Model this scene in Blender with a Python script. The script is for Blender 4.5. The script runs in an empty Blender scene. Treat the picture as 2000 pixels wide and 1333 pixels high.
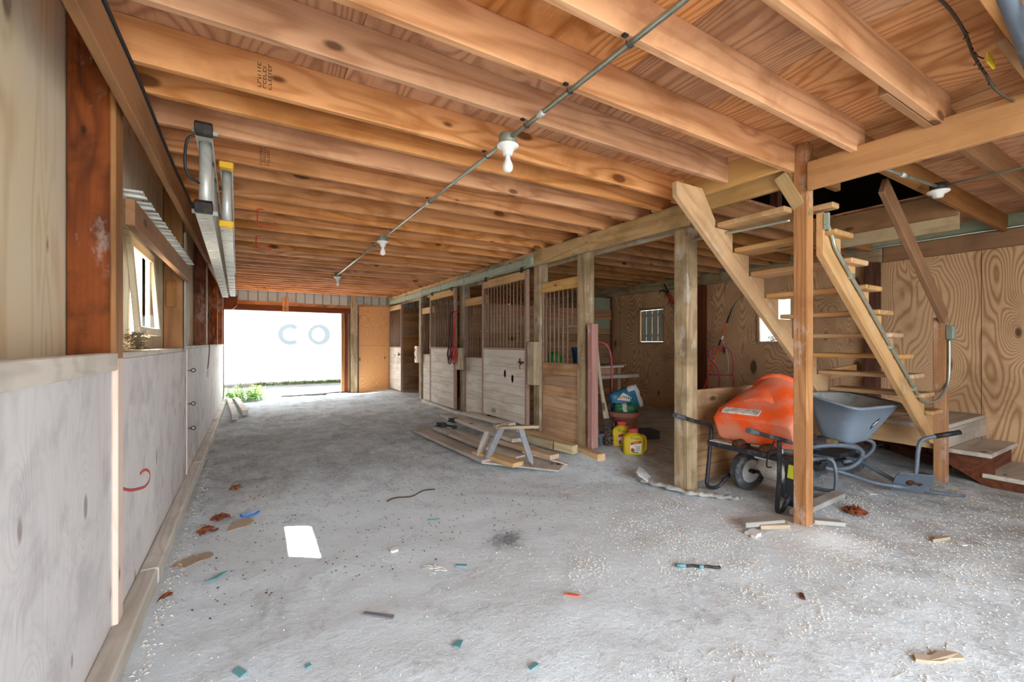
import bpy, bmesh, math, random
from mathutils import Vector, Matrix, noise
R = random.Random(7)
S = bpy.context.scene
COL = S.collection
V = Vector
WM = {}                                   # world matrix of every object made here

# ------------------------------------------------------------------ materials
def lin(h):
    h = h.lstrip('#'); o = []
    for i in (0, 2, 4):
        c = int(h[i:i+2], 16)/255
        o.append(c/12.92 if c <= .04045 else ((c+.055)/1.055)**2.4)
    return (*o, 1)

class NT:
    def __init__(s, name):
        s.m = bpy.data.materials.new(name); s.m.use_nodes = True
        s.t = s.m.node_tree; s.n = s.t.nodes; s.l = s.t.links
        s.b = s.n['Principled BSDF']
    def a(s, typ, **kw):
        n = s.n.new(typ)
        for k, v in kw.items(): setattr(n, k, v)
        return n
    def ln(s, o, i): s.l.new(o, i)
    def put(s, sock, v):
        if hasattr(v, 'is_output'): s.ln(v, sock)
        else: sock.default_value = v
    def math(s, op, a, b=0.0, c=None, clamp=False):
        n = s.a('ShaderNodeMath', operation=op, use_clamp=clamp)
        s.put(n.inputs[0], a); s.put(n.inputs[1], b)
        if c is not None: s.put(n.inputs[2], c)
        return n.outputs[0]
    def vm(s, op, a, b):
        n = s.a('ShaderNodeVectorMath', operation=op)
        s.put(n.inputs[0], a); s.put(n.inputs[1], b)
        return n.outputs[0]
    def noise(s, vec, scale, detail=2, rough=.5, dist=0, out='Fac'):
        n = s.a('ShaderNodeTexNoise')
        s.ln(vec, n.inputs['Vector'])
        n.inputs['Scale'].default_value = scale; n.inputs['Detail'].default_value = detail
        n.inputs['Roughness'].default_value = rough; n.inputs['Distortion'].default_value = dist
        return n.outputs[out]
    def voro(s, vec, scale, out='Distance', rnd=1):
        n = s.a('ShaderNodeTexVoronoi'); s.ln(vec, n.inputs['Vector'])
        n.inputs['Scale'].default_value = scale; n.inputs['Randomness'].default_value = rnd
        return n.outputs[out]
    def mr(s, v, a, b, c=0., d=1., interp='SMOOTHSTEP'):
        n = s.a('ShaderNodeMapRange', interpolation_type=interp)
        s.put(n.inputs[0], v)
        for i, x in enumerate((a, b, c, d)): n.inputs[i+1].default_value = x
        return n.outputs[0]
    def mix(s, f, a, b, mode='MIX'):
        n = s.a('ShaderNodeMix', data_type='RGBA', blend_type=mode)
        s.put(n.inputs[0], f); s.put(n.inputs[6], a); s.put(n.inputs[7], b)
        return n.outputs[2]
    def obj(s): return s.a('ShaderNodeTexCoord').outputs['Object']
    def rand(s):
        i = s.a('ShaderNodeObjectInfo').outputs['Random']; g = s.a('ShaderNodeNewGeometry').outputs['Random Per Island']
        return s.math('FRACT', s.math('ADD', i, g))
    def scale(s, v, sc): return s.vm('MULTIPLY', v, sc)
    def bump(s, h, strength, dist=.01):
        n = s.a('ShaderNodeBump'); n.inputs['Strength'].default_value = strength; n.inputs['Distance'].default_value = dist
        s.ln(h, n.inputs['Height']); s.ln(n.outputs[0], s.b.inputs['Normal'])

def wood(name, light, dark, knot='#4A2C18', rings=9, st=.16, sc=4.2, ringamt=.75, knots=.35, kscale=2.2, var=.22,
         dirt=None, dirtamt=0., dirtscale=1.6, rough=.72, fine=.35, white=0.):
    """sawn wood, grain along local X. st = stretch along the grain, sc = figure scale across it"""
    t = NT(name); r = t.rand(); co = t.obj()
    off = t.a('ShaderNodeCombineXYZ')
    t.put(off.inputs[0], t.math('MULTIPLY', r, 37.)); t.put(off.inputs[1], t.math('MULTIPLY', r, 91.)); t.put(off.inputs[2], t.math('MULTIPLY', r, 53.))
    p = t.vm('ADD', co, off.outputs[0])
    q = t.scale(p, (st, 1, 1))
    sp_ = t.a('ShaderNodeSeparateXYZ'); t.ln(p, sp_.inputs[0])
    kc = t.a('ShaderNodeCombineXYZ'); t.put(kc.inputs[0], t.math('MULTIPLY', sp_.outputs[0], .45)); t.put(kc.inputs[1], t.math('ADD', sp_.outputs[1], sp_.outputs[2]))
    vk = t.a('ShaderNodeTexVoronoi', voronoi_dimensions='2D'); t.ln(kc.outputs[0], vk.inputs['Vector']); vk.inputs['Scale'].default_value = kscale
    kd = vk.outputs['Distance']; ksz = t.a('ShaderNodeSeparateColor'); t.ln(vk.outputs['Color'], ksz.inputs[0])
    kd = t.math('ADD', kd, t.math('MULTIPLY', ksz.outputs[0], .12))      # some cells have no knot
    base = t.noise(q, sc, 2.2, .5, .25)
    base = t.math('ADD', base, t.math('MULTIPLY', t.mr(kd, 0, .42, .20, 0), min(1, knots*2)))
    ring = t.math('SINE', t.math('MULTIPLY', base, rings*6.283))
    ring = t.math('POWER', t.math('MULTIPLY_ADD', ring, .5, .5), 2.2)
    fn = t.noise(t.scale(p, (.05, 1, 1)), 70, 3, .6)
    broad = t.noise(t.scale(p, (.25, 1, 1)), 2.1, 2, .5)
    f = t.math('MULTIPLY', ring, ringamt)
    f = t.math('ADD', f, t.math('MULTIPLY', t.math('SUBTRACT', fn, .5), fine*2))
    f = t.math('ADD', f, t.math('MULTIPLY', t.math('SUBTRACT', broad, .5), .9), clamp=True)
    c = t.mix(f, lin(light), lin(dark))
    km = t.mr(kd, .035+.07*knots, .06+.12*knots, 1, 0)
    c = t.mix(t.math('MULTIPLY', km, .85), c, lin(knot))
    if dirtamt:
        dn = t.noise(p, dirtscale, 5, .62, .3)
        c = t.mix(t.math('MULTIPLY', t.mr(dn, .46, .68), dirtamt), c, lin(dirt))
    if white:
        wn = t.noise(t.scale(p, (.5, 1, 1)), 6, 6, .7)
        c = t.mix(t.math('MULTIPLY', t.mr(wn, .55, .66), white), c, lin('#D8D6D0'))
    hsv = t.a('ShaderNodeHueSaturation')
    t.put(hsv.inputs['Value'], t.math('MULTIPLY_ADD', r, var*2, 1-var)); t.ln(c, hsv.inputs['Color'])
    t.put(hsv.inputs['Saturation'], t.math('MULTIPLY_ADD', t.math('FRACT', t.math('MULTIPLY', r, 7.3)), .24, .88))
    t.ln(hsv.outputs[0], t.b.inputs['Base Color'])
    t.b.inputs['Roughness'].default_value = rough
    t.b.inputs['Specular IOR Level'].default_value = .25
    t.bump(t.math('ADD', fn, t.math('MULTIPLY', ring, .3)), .25, .004)
    return t.m

def paint(name, col, rough=.5, metal=0., spot=None, amt=.5, scale=9., lo=.5, hi=.68, spec=.4, bump=0.):
    t = NT(name)
    c = lin(col)
    if spot:
        n = t.noise(t.obj(), scale, 6, .65, .2)
        c = t.mix(t.math('MULTIPLY', t.mr(n, lo, hi), amt), c, lin(spot))
        if bump: t.bump(n, bump, .004)
    t.put(t.b.inputs['Base Color'], c)
    t.b.inputs['Roughness'].default_value = rough; t.b.inputs['Metallic'].default_value = metal
    t.b.inputs['Specular IOR Level'].default_value = spec
    return t.m

M = {}
M['joist'] = wood('joist_wood', '#DAA273', '#A86B3C', '#552E14', rings=7, sc=5, st=.08, knots=.36, kscale=2.6, var=.15, ringamt=.6, dirt='#925A2C', dirtamt=.5)
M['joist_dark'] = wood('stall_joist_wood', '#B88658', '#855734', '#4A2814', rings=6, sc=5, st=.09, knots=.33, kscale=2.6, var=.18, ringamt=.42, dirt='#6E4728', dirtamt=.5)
M['subfloor'] = wood('subfloor_plywood', '#D6A074', '#96603A', '#40220F', rings=34, sc=1.4, st=.22, knots=.34, kscale=1.25, var=.16, ringamt=.62, dirt='#8A5028', dirtamt=.45, dirtscale=2.4)
M['rear_ply'] = wood('wall_plywood', '#DDB892', '#A27852', '#3A2216', rings=60, sc=1.1, st=.34, knots=.55, kscale=1.9, var=.05, ringamt=.75, fine=.2, dirt='#7E5A3C', dirtamt=.4)
M['end_ply'] = wood('orange_plywood', '#E0A462', '#B87A40', '#5A3013', rings=46, sc=1.7, st=.3, knots=.4, kscale=1.6, var=.08, ringamt=.55)
M['left_ply'] = wood('pale_plywood', '#E0D3B6', '#C2AC88', '#6A4A2A', rings=9, sc=3.4, st=.07, knots=.38, kscale=1.9, var=.06, ringamt=.5, fine=.25, dirt='#DDD6C8', dirtamt=.6, dirtscale=1.1)
M['kick_ply'] = wood('whitewashed_plywood', '#E0DDDB', '#C6BFBC', '#9A8A80', rings=34, sc=1.5, st=.35, knots=.42, kscale=3.4, var=.03, ringamt=.26, fine=.3, dirt='#AEA8AA', dirtamt=.5, dirtscale=3.4)
M['batten'] = wood('pale_batten', '#EBD6C6', '#D9BCA4', '#8A6A50', var=.05, knots=.2, ringamt=.4)
M['ledge'] = wood('dusty_ledge', '#D6D0C4', '#B4AC9E', '#7A6A58', var=.08, knots=.2, ringamt=.5, dirt='#8D867C', dirtamt=.4)
M['red_post'] = wood('red_brown_post', '#8A4C2A', '#552816', '#240F08', rings=7, sc=6, st=.06, knots=.4, kscale=3, var=.14, ringamt=.6, dirt='#42200F', dirtamt=.7, dirtscale=4, white=.22)
M['stall_post'] = wood('weathered_post', '#AE9A7C', '#7A664C', '#33261A', rings=6, sc=6, st=.06, knots=.35, kscale=2.6, var=.12, ringamt=.55, dirt='#5E4D34', dirtamt=.55, dirtscale=3, white=.3)
M['beam'] = wood('weathered_beam', '#C0A57C', '#8A7250', '#4E361C', rings=5, sc=5, st=.07, knots=.34, kscale=2.4, var=.12, ringamt=.45, dirt='#7F6A40', dirtamt=.5, dirtscale=3, white=.25)
M['beam_new'] = wood('yellow_beam', '#D2AA72', '#A87E4C', '#6A451E', rings=5, sc=5, st=.07, knots=.28, var=.1, ringamt=.4, dirt='#9C7138', dirtamt=.4)
M['grey_stake'] = wood('grey_stakes', '#A8A49C', '#857F76', '#5E5042', rings=5, sc=6, st=.08, knots=.25, var=.1, ringamt=.5, dirt='#70695F', dirtamt=.5)
M['front_beam'] = wood('light_brown_beam', '#C0936A', '#946A46', '#4E301A', rings=5, sc=4, st=.08, knots=.28, var=.05, ringamt=.5, dirt='#84603E', dirtamt=.45)
M['girder'] = wood('brown_girder', '#A2764F', '#7C5538', '#4E301A', rings=5, sc=5, st=.07, knots=.28, var=.1, ringamt=.45, dirt='#6E4D32', dirtamt=.5)
M['stair'] = wood('stair_wood', '#CBA272', '#A27A48', '#5A3A1E', rings=5, sc=5, st=.1, knots=.3, var=.13, ringamt=.45, dirt='#8E744E', dirtamt=.45, white=.2)
M['stair_post'] = wood('stair_post_wood', '#B98A62', '#92623C', '#4A2812', rings=8, sc=7, st=.05, knots=.34, var=.06, ringamt=.6, white=.3, dirt='#7C5030', dirtamt=.4)
M['pale_board'] = wood('dusty_board', '#C9C1B4', '#A2988A', '#5E5042', rings=5, sc=6, st=.08, knots=.28, var=.14, ringamt=.5, dirt='#7F776C', dirtamt=.5)
M['fresh_board'] = wood('fresh_cut_board', '#D4B48C', '#B48E64', '#6E4522', rings=5, sc=6, st=.08, knots=.25, var=.12, ringamt=.5, dirt='#A9A294', dirtamt=.75)
M['plank'] = wood('stall_planks', '#D2C6B8', '#AC9C8A', '#5A4028', rings=6, sc=6, st=.07, knots=.3, kscale=2, var=.07, ringamt=.5, dirt='#DAD6CC', dirtamt=.8, dirtscale=2.2)
M['plank_brown'] = wood('brown_planks', '#BE9A74', '#8E6C4C', '#3C2414', rings=6, sc=6, st=.07, knots=.3, kscale=2, var=.2, ringamt=.5, dirt='#6A5038', dirtamt=.5, dirtscale=2.2)
M['dark_wood'] = wood('dark_wood', '#6B3E2A', '#40241A', '#1C100A', rings=6, sc=6, st=.07, knots=.3, var=.15, ringamt=.5)
M['maroon_board'] = wood('faded_red_paint', '#A4756A', '#885A50', '#5A3630', rings=5, sc=6, st=.06, knots=.2, var=.06, ringamt=.4, white=.4)
M['handle_wood'] = wood('grey_handle_wood', '#BDAF92', '#948468', '#5A4A34', rings=4, sc=12, st=.05, knots=.1, var=.08, ringamt=.4)
M['treated'] = wood('treated_timber', '#C4B088', '#988A62', '#5E4E2A', rings=5, sc=6, st=.08, knots=.2, var=.12, ringamt=.5, dirt='#B9B5A4', dirtamt=.4)
M['galv'] = paint('galvanised_steel', '#B4BDB0', .42, .75, '#8D968A', .5, 14)
M['track'] = paint('green_grey_track', '#A3B2A0', .55, .3, '#7E8A78', .6, 8)
M['alu'] = paint('aluminium', '#CFD2CD', .42, .35, '#B3B5B0', .6, 18)
M['alu_dull'] = paint('dull_aluminium', '#D3D2CA', .5, .35, '#9B9A92', .6, 22)
M['yellow_cap'] = paint('yellow_plastic', '#E8B428', .5)
M['rust_bar'] = paint('rusty_bar', '#9A7C6A', .7, .1, '#6A5042', .6, 30)
M['iron'] = paint('dark_iron', '#3A3836', .6, .5, '#6B5A4C', .5, 20)
M['rust'] = paint('rusted_steel', '#54331F', .8, .3, '#2B1A12', .7, 16)
M['black'] = paint('black_frame_paint', '#2B2D32', .45, .2, '#77756F', .55, 10, .5, .72)
M['slate'] = paint('slate_grey_paint', '#5E6873', .5, .1, '#8F959B', .45, 9)
M['trestle_grey'] = paint('worn_grey_paint', '#8D9095', .7, 0, '#A9A8A4', .6, 14)
M['orange'] = paint('orange_plastic', '#F0581A', .5, 0, '#D08E74', .8, 2.6, .38, .58)
M['grey_tub'] = paint('grey_blue_plastic', '#7F8D9B', .5, 0, '#9DA5AA', .5, 5)
M['tub_dust'] = paint('dusty_tub_inside', '#9B9892', .9, 0, '#6E6B66', .6, 7)
M['rubber'] = paint('dusty_rubber', '#4B4E52', .85, 0, '#A3A19C', .6, 12)
M['rim'] = paint('pale_rim', '#D7DADB', .5, .1, '#9B9A96', .5, 9)
M['ceramic'] = paint('white_porcelain', '#ECEBE4', .3)
M['box_grey'] = paint('grey_box', '#8F9688', .6, .5, '#6C7266', .5, 20)
M['label'] = paint('faded_label', '#D9D5CB', .7, 0, '#A7A096', .8, 26, .5, .56)
M['pink_steel'] = paint('faded_red_steel', '#B8525A', .5, .1, '#C98A90', .6, 12)
M['saw_orange'] = paint('orange_pole', '#E2561E', .45)
M['red_rope'] = paint('red_rope', '#B8322A', .9)
M['dark_rope'] = paint('dark_rope', '#5A2A2C', .9)
M['red_paint'] = paint('red_paint', '#C8524E', .7)
M['red_hook'] = paint('red_hook', '#C4391E', .5)
M['jug_yellow'] = paint('yellow_jug', '#E3C62A', .4, 0, '#D2AE20', .5, 8)
M['jug_cap'] = paint('pink_red_cap', '#E0585A', .5)
M['lab_white'] = paint('label_white', '#EDEAE2', .6)
M['lab_red'] = paint('label_red', '#C4401E', .6)
M['lab_orange'] = paint('label_orange', '#E8962A', .6)
M['lab_green'] = paint('label_green', '#3E9A2A', .6)
M['terracotta'] = paint('pinkish_planter', '#BE7C6E', .7, 0, '#A5685C', .5, 8)
M['bag_blue'] = paint('blue_bag', '#2F7FA8', .35, 0, '#1F5F86', .6, 12)
M['bag_white'] = paint('white_bag', '#DADDDB', .4)
M['bag_green'] = paint('green_bag', '#2F7F52', .4, 0, '#1E5A3C', .6, 18)
M['bucket_blue'] = paint('blue_bucket', '#2C527A', .5)
M['ball_green'] = paint('green_ball', '#2E9A34', .5)
M['black_plastic'] = paint('black_plastic', '#59626C', .6, 0, '#8D9298', .5, 12)
M['mud'] = paint('dried_mud', '#7A6A60', .95, 0, '#4E3C34', .8, 30, .42, .6)
M['rag'] = paint('dirty_plastic_film', '#B4B2AC', .7, 0, '#8A8882', .6, 14)
M['leaf_brown'] = paint('dry_leaf', '#8A4A28', .9, 0, '#B9784A', .6, 40)
M['leaf_tan'] = paint('tan_leaf', '#B3A08A', .9)
M['teal'] = paint('teal_plastic', '#6A9DA0', .6)
M['blue_bit'] = paint('blue_plastic', '#3A6FB8', .4)
M['orange_bit'] = paint('orange_chip', '#D86A4C', .6)
M['paper'] = paint('white_paper', '#E4E2DC', .8)
M['grey_stick'] = paint('grey_strip', '#7C7A80', .8)
M['weed'] = paint('weed_green', '#86B43C', .6, 0, '#B4D060', .6, 30)
M['weed_dry'] = paint('dry_stalk', '#8A7A50', .8)
M['nest'] = paint('dry_grass_nest', '#8D7A5A', .95, 0, '#4E4030', .8, 30)
M['yellow_tag'] = paint('yellow_tag', '#D9B82A', .6)
M['lime_tag'] = paint('lime_tag', '#C9CC32', .5)
M['wire'] = paint('brown_wire', '#4A3E30', .8)
M['black_wire'] = paint('black_cable', '#2A2C30', .7)
M['siding'] = paint('pale_metal_siding', '#C9CCC6', .5, .2, '#A9ABA6', .5, 4)
M['siding_rib'] = paint('siding_rib_shade', '#9B9E97', .6, .2)
M['siding_green'] = paint('green_grey_siding', '#A3AE94', .6, .1, '#7E876C', .5, 4)
M['trailer'] = paint('white_trailer', '#F2F2F0', .5)
M['letter'] = paint('faint_grey_letter', '#585D61', .6)
M['trailer_dark'] = paint('trailer_underside', '#C9C6BE', .8)
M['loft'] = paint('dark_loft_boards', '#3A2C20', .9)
M['loft_blue'] = paint('blue_grey_panel', '#4A5A70', .8)
M['grass_dark'] = paint('olive_grass', '#56602E', .8, 0, '#3A3E24', .6, 20)
M['dirty_white'] = paint('weathered_shutter', '#B9B8A6', .8, 0, '#7D7B6A', .7, 10)
M['shaving'] = paint('pale_wood_shaving', '#EDE9E0', .9)
M['straw'] = paint('straw_bits', '#C9BCA0', .9)
M['gravel_out'] = paint('pale_gravel', '#A09E98', .95, 0, '#8C8A84', .6, 3)

def glass_mat(name, tint, rough=.0, trans=1.):
    t = NT(name)
    t.b.inputs['Base Color'].default_value = lin(tint); t.b.inputs['Transmission Weight'].default_value = trans
    t.b.inputs['Roughness'].default_value = rough; t.b.inputs['IOR'].default_value = 1.1
    return t.m
M['bulb'] = paint('white_bulb_glass', '#F4F4F0', .15, spec=.6)

def translucent(name, col):
    t = NT(name)
    tr = t.a('ShaderNodeBsdfTranslucent'); tr.inputs[0].default_value = lin(col)
    df = t.a('ShaderNodeBsdfDiffuse'); df.inputs[0].default_value = lin(col)
    mx = t.a('ShaderNodeMixShader'); mx.inputs[0].default_value = .3
    t.ln(tr.outputs[0], mx.inputs[1]); t.ln(df.outputs[0], mx.inputs[2])
    t.ln(mx.outputs[0], t.n['Material Output'].inputs['Surface'])
    return t.m
def clear_glass(name):
    t = NT(name); a = t.a('ShaderNodeBsdfTransparent'); g = t.a('ShaderNodeBsdfGlossy'); g.inputs['Roughness'].default_value = .05
    mx = t.a('ShaderNodeMixShader'); mx.inputs[0].default_value = .08
    t.ln(a.outputs[0], mx.inputs[1]); t.ln(g.outputs[0], mx.inputs[2]); t.ln(mx.outputs[0], t.n['Material Output'].inputs['Surface']); return t.m
M['glass'] = clear_glass('window_glass')
M['frosted'] = translucent('cloudy_window_plastic', '#EFEFEA')

def floor_mat():
    t = NT('dusty_dirt_floor'); p = t.obj()
    n1 = t.noise(p, .55, 5, .6, .4); n2 = t.noise(p, 3.2, 7, .68, .3); n3 = t.noise(p, 26, 6, .72)
    n4 = t.noise(t.scale(p, (1, .35, 1)), 9, 6, .7, .5)
    sep = t.a('ShaderNodeSeparateXYZ'); t.ln(p, sep.inputs[0])
    x, y = sep.outputs[0], sep.outputs[1]
    # moist trodden earth and painted daylight falloff deep in the barn and by the stairs; pale lime dust by the open front
    damp_dim = t.math('MAXIMUM', t.mr(y, 3.0, 5.2), t.mr(x, 2.3, 4.6))
    f = t.math('ADD', t.math('MULTIPLY', damp_dim, .5), t.math('MULTIPLY', t.math('SUBTRACT', n1, .5), 1.3))
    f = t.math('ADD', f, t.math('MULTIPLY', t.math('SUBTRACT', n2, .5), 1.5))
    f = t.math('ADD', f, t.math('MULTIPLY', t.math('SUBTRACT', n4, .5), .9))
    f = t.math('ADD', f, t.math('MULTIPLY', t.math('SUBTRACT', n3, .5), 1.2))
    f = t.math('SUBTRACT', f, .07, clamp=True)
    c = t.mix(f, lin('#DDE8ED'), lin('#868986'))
    # dark oily patch and worn spots
    def spot(cx, cy, r0, r1):
        d = t.a('ShaderNodeVectorMath', operation='DISTANCE'); t.ln(t.vm('ADD', p, (0, 0, 0)), d.inputs[0]); d.inputs[1].default_value = (cx, cy, 0)
        return t.mr(t.math('ADD', d.outputs['Value'], t.math('MULTIPLY', t.math('SUBTRACT', n3, .5), .35)), r0, r1, 1, 0)
    c = t.mix(t.math('MULTIPLY', spot(1.47, 2.53, .0, .19), .75), c, lin('#3B3A3A'))
    c = t.mix(t.math('MULTIPLY', spot(3.2, 1.45, .05, .5), .55), c, lin('#E4E3DE'))
    # crumbs
    v1 = t.voro(p, 48); v2 = t.voro(p, 105); v3 = t.voro(p, 85)
    m = t.noise(p, 1.7, 4, .6)
    c = t.mix(t.math('MULTIPLY', t.mr(v1, .10, .17, 1, 0), t.mr(m, .40, .60, .45, 1.)), c, lin('#F4F3EF'))
    c = t.mix(t.math('MULTIPLY', t.mr(v3, .12, .2, 1, 0), .55), c, lin('#F0F0EE'))
    c = t.mix(t.math('MULTIPLY', t.mr(v2, .08, .16, 1, 0), .5), c, lin('#5A544C'))
    t.ln(c, t.b.inputs['Base Color']); t.b.inputs['Roughness'].default_value = .95; t.b.inputs['Specular IOR Level'].default_value = .15
    t.bump(t.math('ADD', n3, t.math('MULTIPLY', n2, .8)), .55, .018)
    return t.m
M['floor'] = floor_mat()

# ------------------------------------------------------------------ mesh helpers
class MB:
    def __init__(s): s.b = bmesh.new()
    def quadbox(s, x0, x1, y0, y1, z0, z1, mi=0, mat=None):
        vs = [s.b.verts.new(v) for v in ((x0,y0,z0),(x1,y0,z0),(x1,y1,z0),(x0,y1,z0),(x0,y0,z1),(x1,y0,z1),(x1,y1,z1),(x0,y1,z1))]
        if mat is not None:
            for v in vs: v.co = mat @ v.co
        for f in ((0,3,2,1),(4,5,6,7),(0,1,5,4),(1,2,6,5),(2,3,7,6),(3,0,4,7)):
            fc = s.b.faces.new([vs[i] for i in f]); fc.material_index = mi
        return vs
    def tube(s, pts, r, n=10, closed=False, mi=0, caps=True, smooth=True):
        pts = [V(p) for p in pts]; rings = []; N = len(pts)
        rr = r if isinstance(r, (list, tuple)) else [r]*N
        up = None
        for i, p in enumerate(pts):
            if closed: d = (pts[(i+1) % N]-pts[i-1])
            else: d = pts[min(i+1, N-1)]-pts[max(i-1, 0)]
            d.normalize()
            if up is None:
                up = V((0, 0, 1)) if abs(d.z) < .9 else V((1, 0, 0))
            a = d.cross(up)
            if a.length < 1e-4: a = d.cross(V((0, 1, 0)))
            a.normalize(); up = a.cross(d).normalized()
            rings.append([s.b.verts.new(p+(a*math.cos(k*2*math.pi/n)+up*math.sin(k*2*math.pi/n))*rr[i]) for k in range(n)])
        for i in range(N if closed else N-1):
            A, B = rings[i], rings[(i+1) % N]
            for k in range(n):
                f = s.b.faces.new((A[k], A[(k+1) % n], B[(k+1) % n], B[k])); f.smooth = smooth; f.material_index = mi
        if caps and not closed:
            f = s.b.faces.new(rings[0]); f.material_index = mi
            f = s.b.faces.new(list(reversed(rings[-1]))); f.material_index = mi
    def lathe(s, prof, c=(0, 0, 0), axis=None, n=24, mi=0, smooth=True):
        """prof: [(r, h)...] along axis from c"""
        ax = V(axis or (0, 0, 1)).normalized()
        a = ax.orthogonal().normalized(); b2 = ax.cross(a); c = V(c); rings = []
        for r, h in prof:
            if r < 1e-5: rings.append([s.b.verts.new(c+ax*h)])
            else: rings.append([s.b.verts.new(c+ax*h+(a*math.cos(k*2*math.pi/n)+b2*math.sin(k*2*math.pi/n))*r) for k in range(n)])
        for A, B in zip(rings, rings[1:]):
            for k in range(n):
                va = [A[k % len(A)], A[(k+1) % len(A)]] if len(A) > 1 else [A[0]]
                vb = [B[(k+1) % len(B)], B[k % len(B)]] if len(B) > 1 else [B[0]]
                if len(va)+len(vb) < 3: continue
                f = s.b.faces.new(va+vb); f.smooth = smooth; f.material_index = mi
    def prism(s, poly, w0, w1, axes, mi=0):
        """2-d polygon extruded: axes maps (u, v, w) to xyz"""
        A = [s.b.verts.new(axes(u, v, w0)) for u, v in poly]; B = [s.b.verts.new(axes(u, v, w1)) for u, v in poly]
        n = len(poly)
        for f in (A[::-1], B): s.b.faces.new(f).material_index = mi
        for i in range(n): s.b.faces.new((A[i], A[(i+1) % n], B[(i+1) % n], B[i])).material_index = mi
    def loft(s, rings, capa=True, capb=True, smooth=True, mi=0):
        L = [[s.b.verts.new(p) for p in r] for r in rings]; n = len(L[0])
        for A, B in zip(L, L[1:]):
            for k in range(n):
                f = s.b.faces.new((A[k], A[(k+1) % n], B[(k+1) % n], B[k])); f.smooth = smooth; f.material_index = mi
        if capa: s.b.faces.new(L[0][::-1]).material_index = mi
        if capb: s.b.faces.new(L[-1]).material_index = mi
    def done(s, name, mats, parent=None, at=None, bevel=0, mtx=None):
        """one mesh object; coordinates are world unless mtx gives the local frame they were made in"""
        bmesh.ops.recalc_face_normals(s.b, faces=s.b.faces)
        if mtx is None:
            if at is None:
                zs = [v.co.z for v in s.b.verts]; xs = [v.co.x for v in s.b.verts]; ys = [v.co.y for v in s.b.verts]
                at = ((min(xs)+max(xs))/2, (min(ys)+max(ys))/2, min(zs))
            mtx = Matrix.Translation(V(at))
            bmesh.ops.transform(s.b, matrix=mtx.inverted(), verts=s.b.verts)
        if bevel:
            bmesh.ops.bevel(s.b, geom=[e for e in s.b.edges], offset=bevel, segments=1, affect='EDGES', clamp_overlap=True)
        me = bpy.data.meshes.new(name); s.b.to_mesh(me); s.b.free()
        for m in (mats if isinstance(mats, (list, tuple)) else [mats]): me.materials.append(m)
        return link(name, me, mtx, parent)

def link(name, data, mtx, parent=None):
    o = bpy.data.objects.new(name, data); COL.objects.link(o)
    o.matrix_basis = mtx
    WM[o.name] = mtx.copy()
    if parent is not None:
        o.parent = parent; o.matrix_parent_inverse = WM[parent.name].inverted()
    return o

def tag(o, label=None, cat=None, group=None, kind=None):
    for k, v in (('label', label), ('category', cat), ('group', group), ('kind', kind)):
        if v: o[k] = v
    return o

def thing(name, label, cat, loc=(0, 0, 0), rz=0, group=None):
    o = link(name, None, Matrix.Translation(V(loc)) @ Matrix.Rotation(rz, 4, 'Z'))
    o.empty_display_size = .1
    return tag(o, label, cat, group)

def dup(o, mtx, label=None):
    """copy of a thing with its parts and sub-parts, moved to world matrix mtx"""
    def cp(x, par):
        c = x.copy(); COL.objects.link(c)
        if par is not None:
            c.parent = par; c.matrix_parent_inverse = x.matrix_parent_inverse.copy()
        for ch in kids.get(x, []): cp(ch, c)
        return c
    kids = {}
    for x in COL.objects:
        if x.parent: kids.setdefault(x.parent, []).append(x)
    r = cp(o, None); r.matrix_basis = mtx
    if label: r['label'] = label
    return r

def frame_along(p0, p1, up=(0, 0, 1)):
    p0, p1 = V(p0), V(p1); x = (p1-p0).normalized(); u = V(up)
    if abs(x.dot(u)) > .98: u = V((0, 1, 0))
    y = u.cross(x).normalized(); z = x.cross(y)
    m = Matrix((x, y, z)).transposed().to_4x4(); m.translation = (p0+p1)/2
    return m, (p1-p0).length

def board(name, p0, p1, w, t, mat, parent=None, up=(0, 0, 1), bevel=.004, wob=0.):
    """timber from p0 to p1 (its centre line); w is its size along 'up', t the other way"""
    m, L = frame_along(p0, p1, up)
    b = MB(); n = 1 if not wob else 6
    rings = []
    for i in range(n+1):
        x = -L/2+L*i/n
        dy, dz = (R.uniform(-wob, wob), R.uniform(-wob, wob)) if wob and 0 < i < n else (0, 0)
        rings.append([(x, -t/2+dy, -w/2+dz), (x, t/2+dy, -w/2+dz), (x, t/2+dy, w/2+dz), (x, -t/2+dy, w/2+dz)])
    b.loft(rings, smooth=False)
    return b.done(name, mat, parent, mtx=m, bevel=bevel if not wob else 0)

def vpost(name, x0, x1, y0, y1, z0, z1, mat, parent=None, bevel=.005):
    """upright timber: grain runs up"""
    m, L = frame_along(((x0+x1)/2, (y0+y1)/2, z0), ((x0+x1)/2, (y0+y1)/2, z1), (0, 1, 0))
    b = MB(); b.quadbox(-L/2, L/2, -(x1-x0)/2, (x1-x0)/2, -(y1-y0)/2, (y1-y0)/2)
    return b.done(name, mat, parent, mtx=m, bevel=bevel)

def arc(c, r, a0, a1, n, plane='xz'):
    out = []
    for i in range(n+1):
        a = a0+(a1-a0)*i/n; u, v = r*math.cos(a), r*math.sin(a)
        out.append({'xz': (c[0]+u, c[1], c[2]+v), 'xy': (c[0]+u, c[1]+v, c[2]), 'yz': (c[0], c[1]+u, c[2]+v)}[plane])
    return out

def smooth_path(pts, n=6):
    P = [V(p) for p in pts]; out = []
    for i in range(len(P)-1):
        a, b, c, d = P[max(i-1, 0)], P[i], P[i+1], P[min(i+2, len(P)-1)]
        for k in range(n):
            t = k/n
            out.append(.5*((2*b)+(c-a)*t+(2*a-5*b+4*c-d)*t*t+(3*b-a-3*c+d)*t**3))
    out.append(P[-1]); return out

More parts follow.
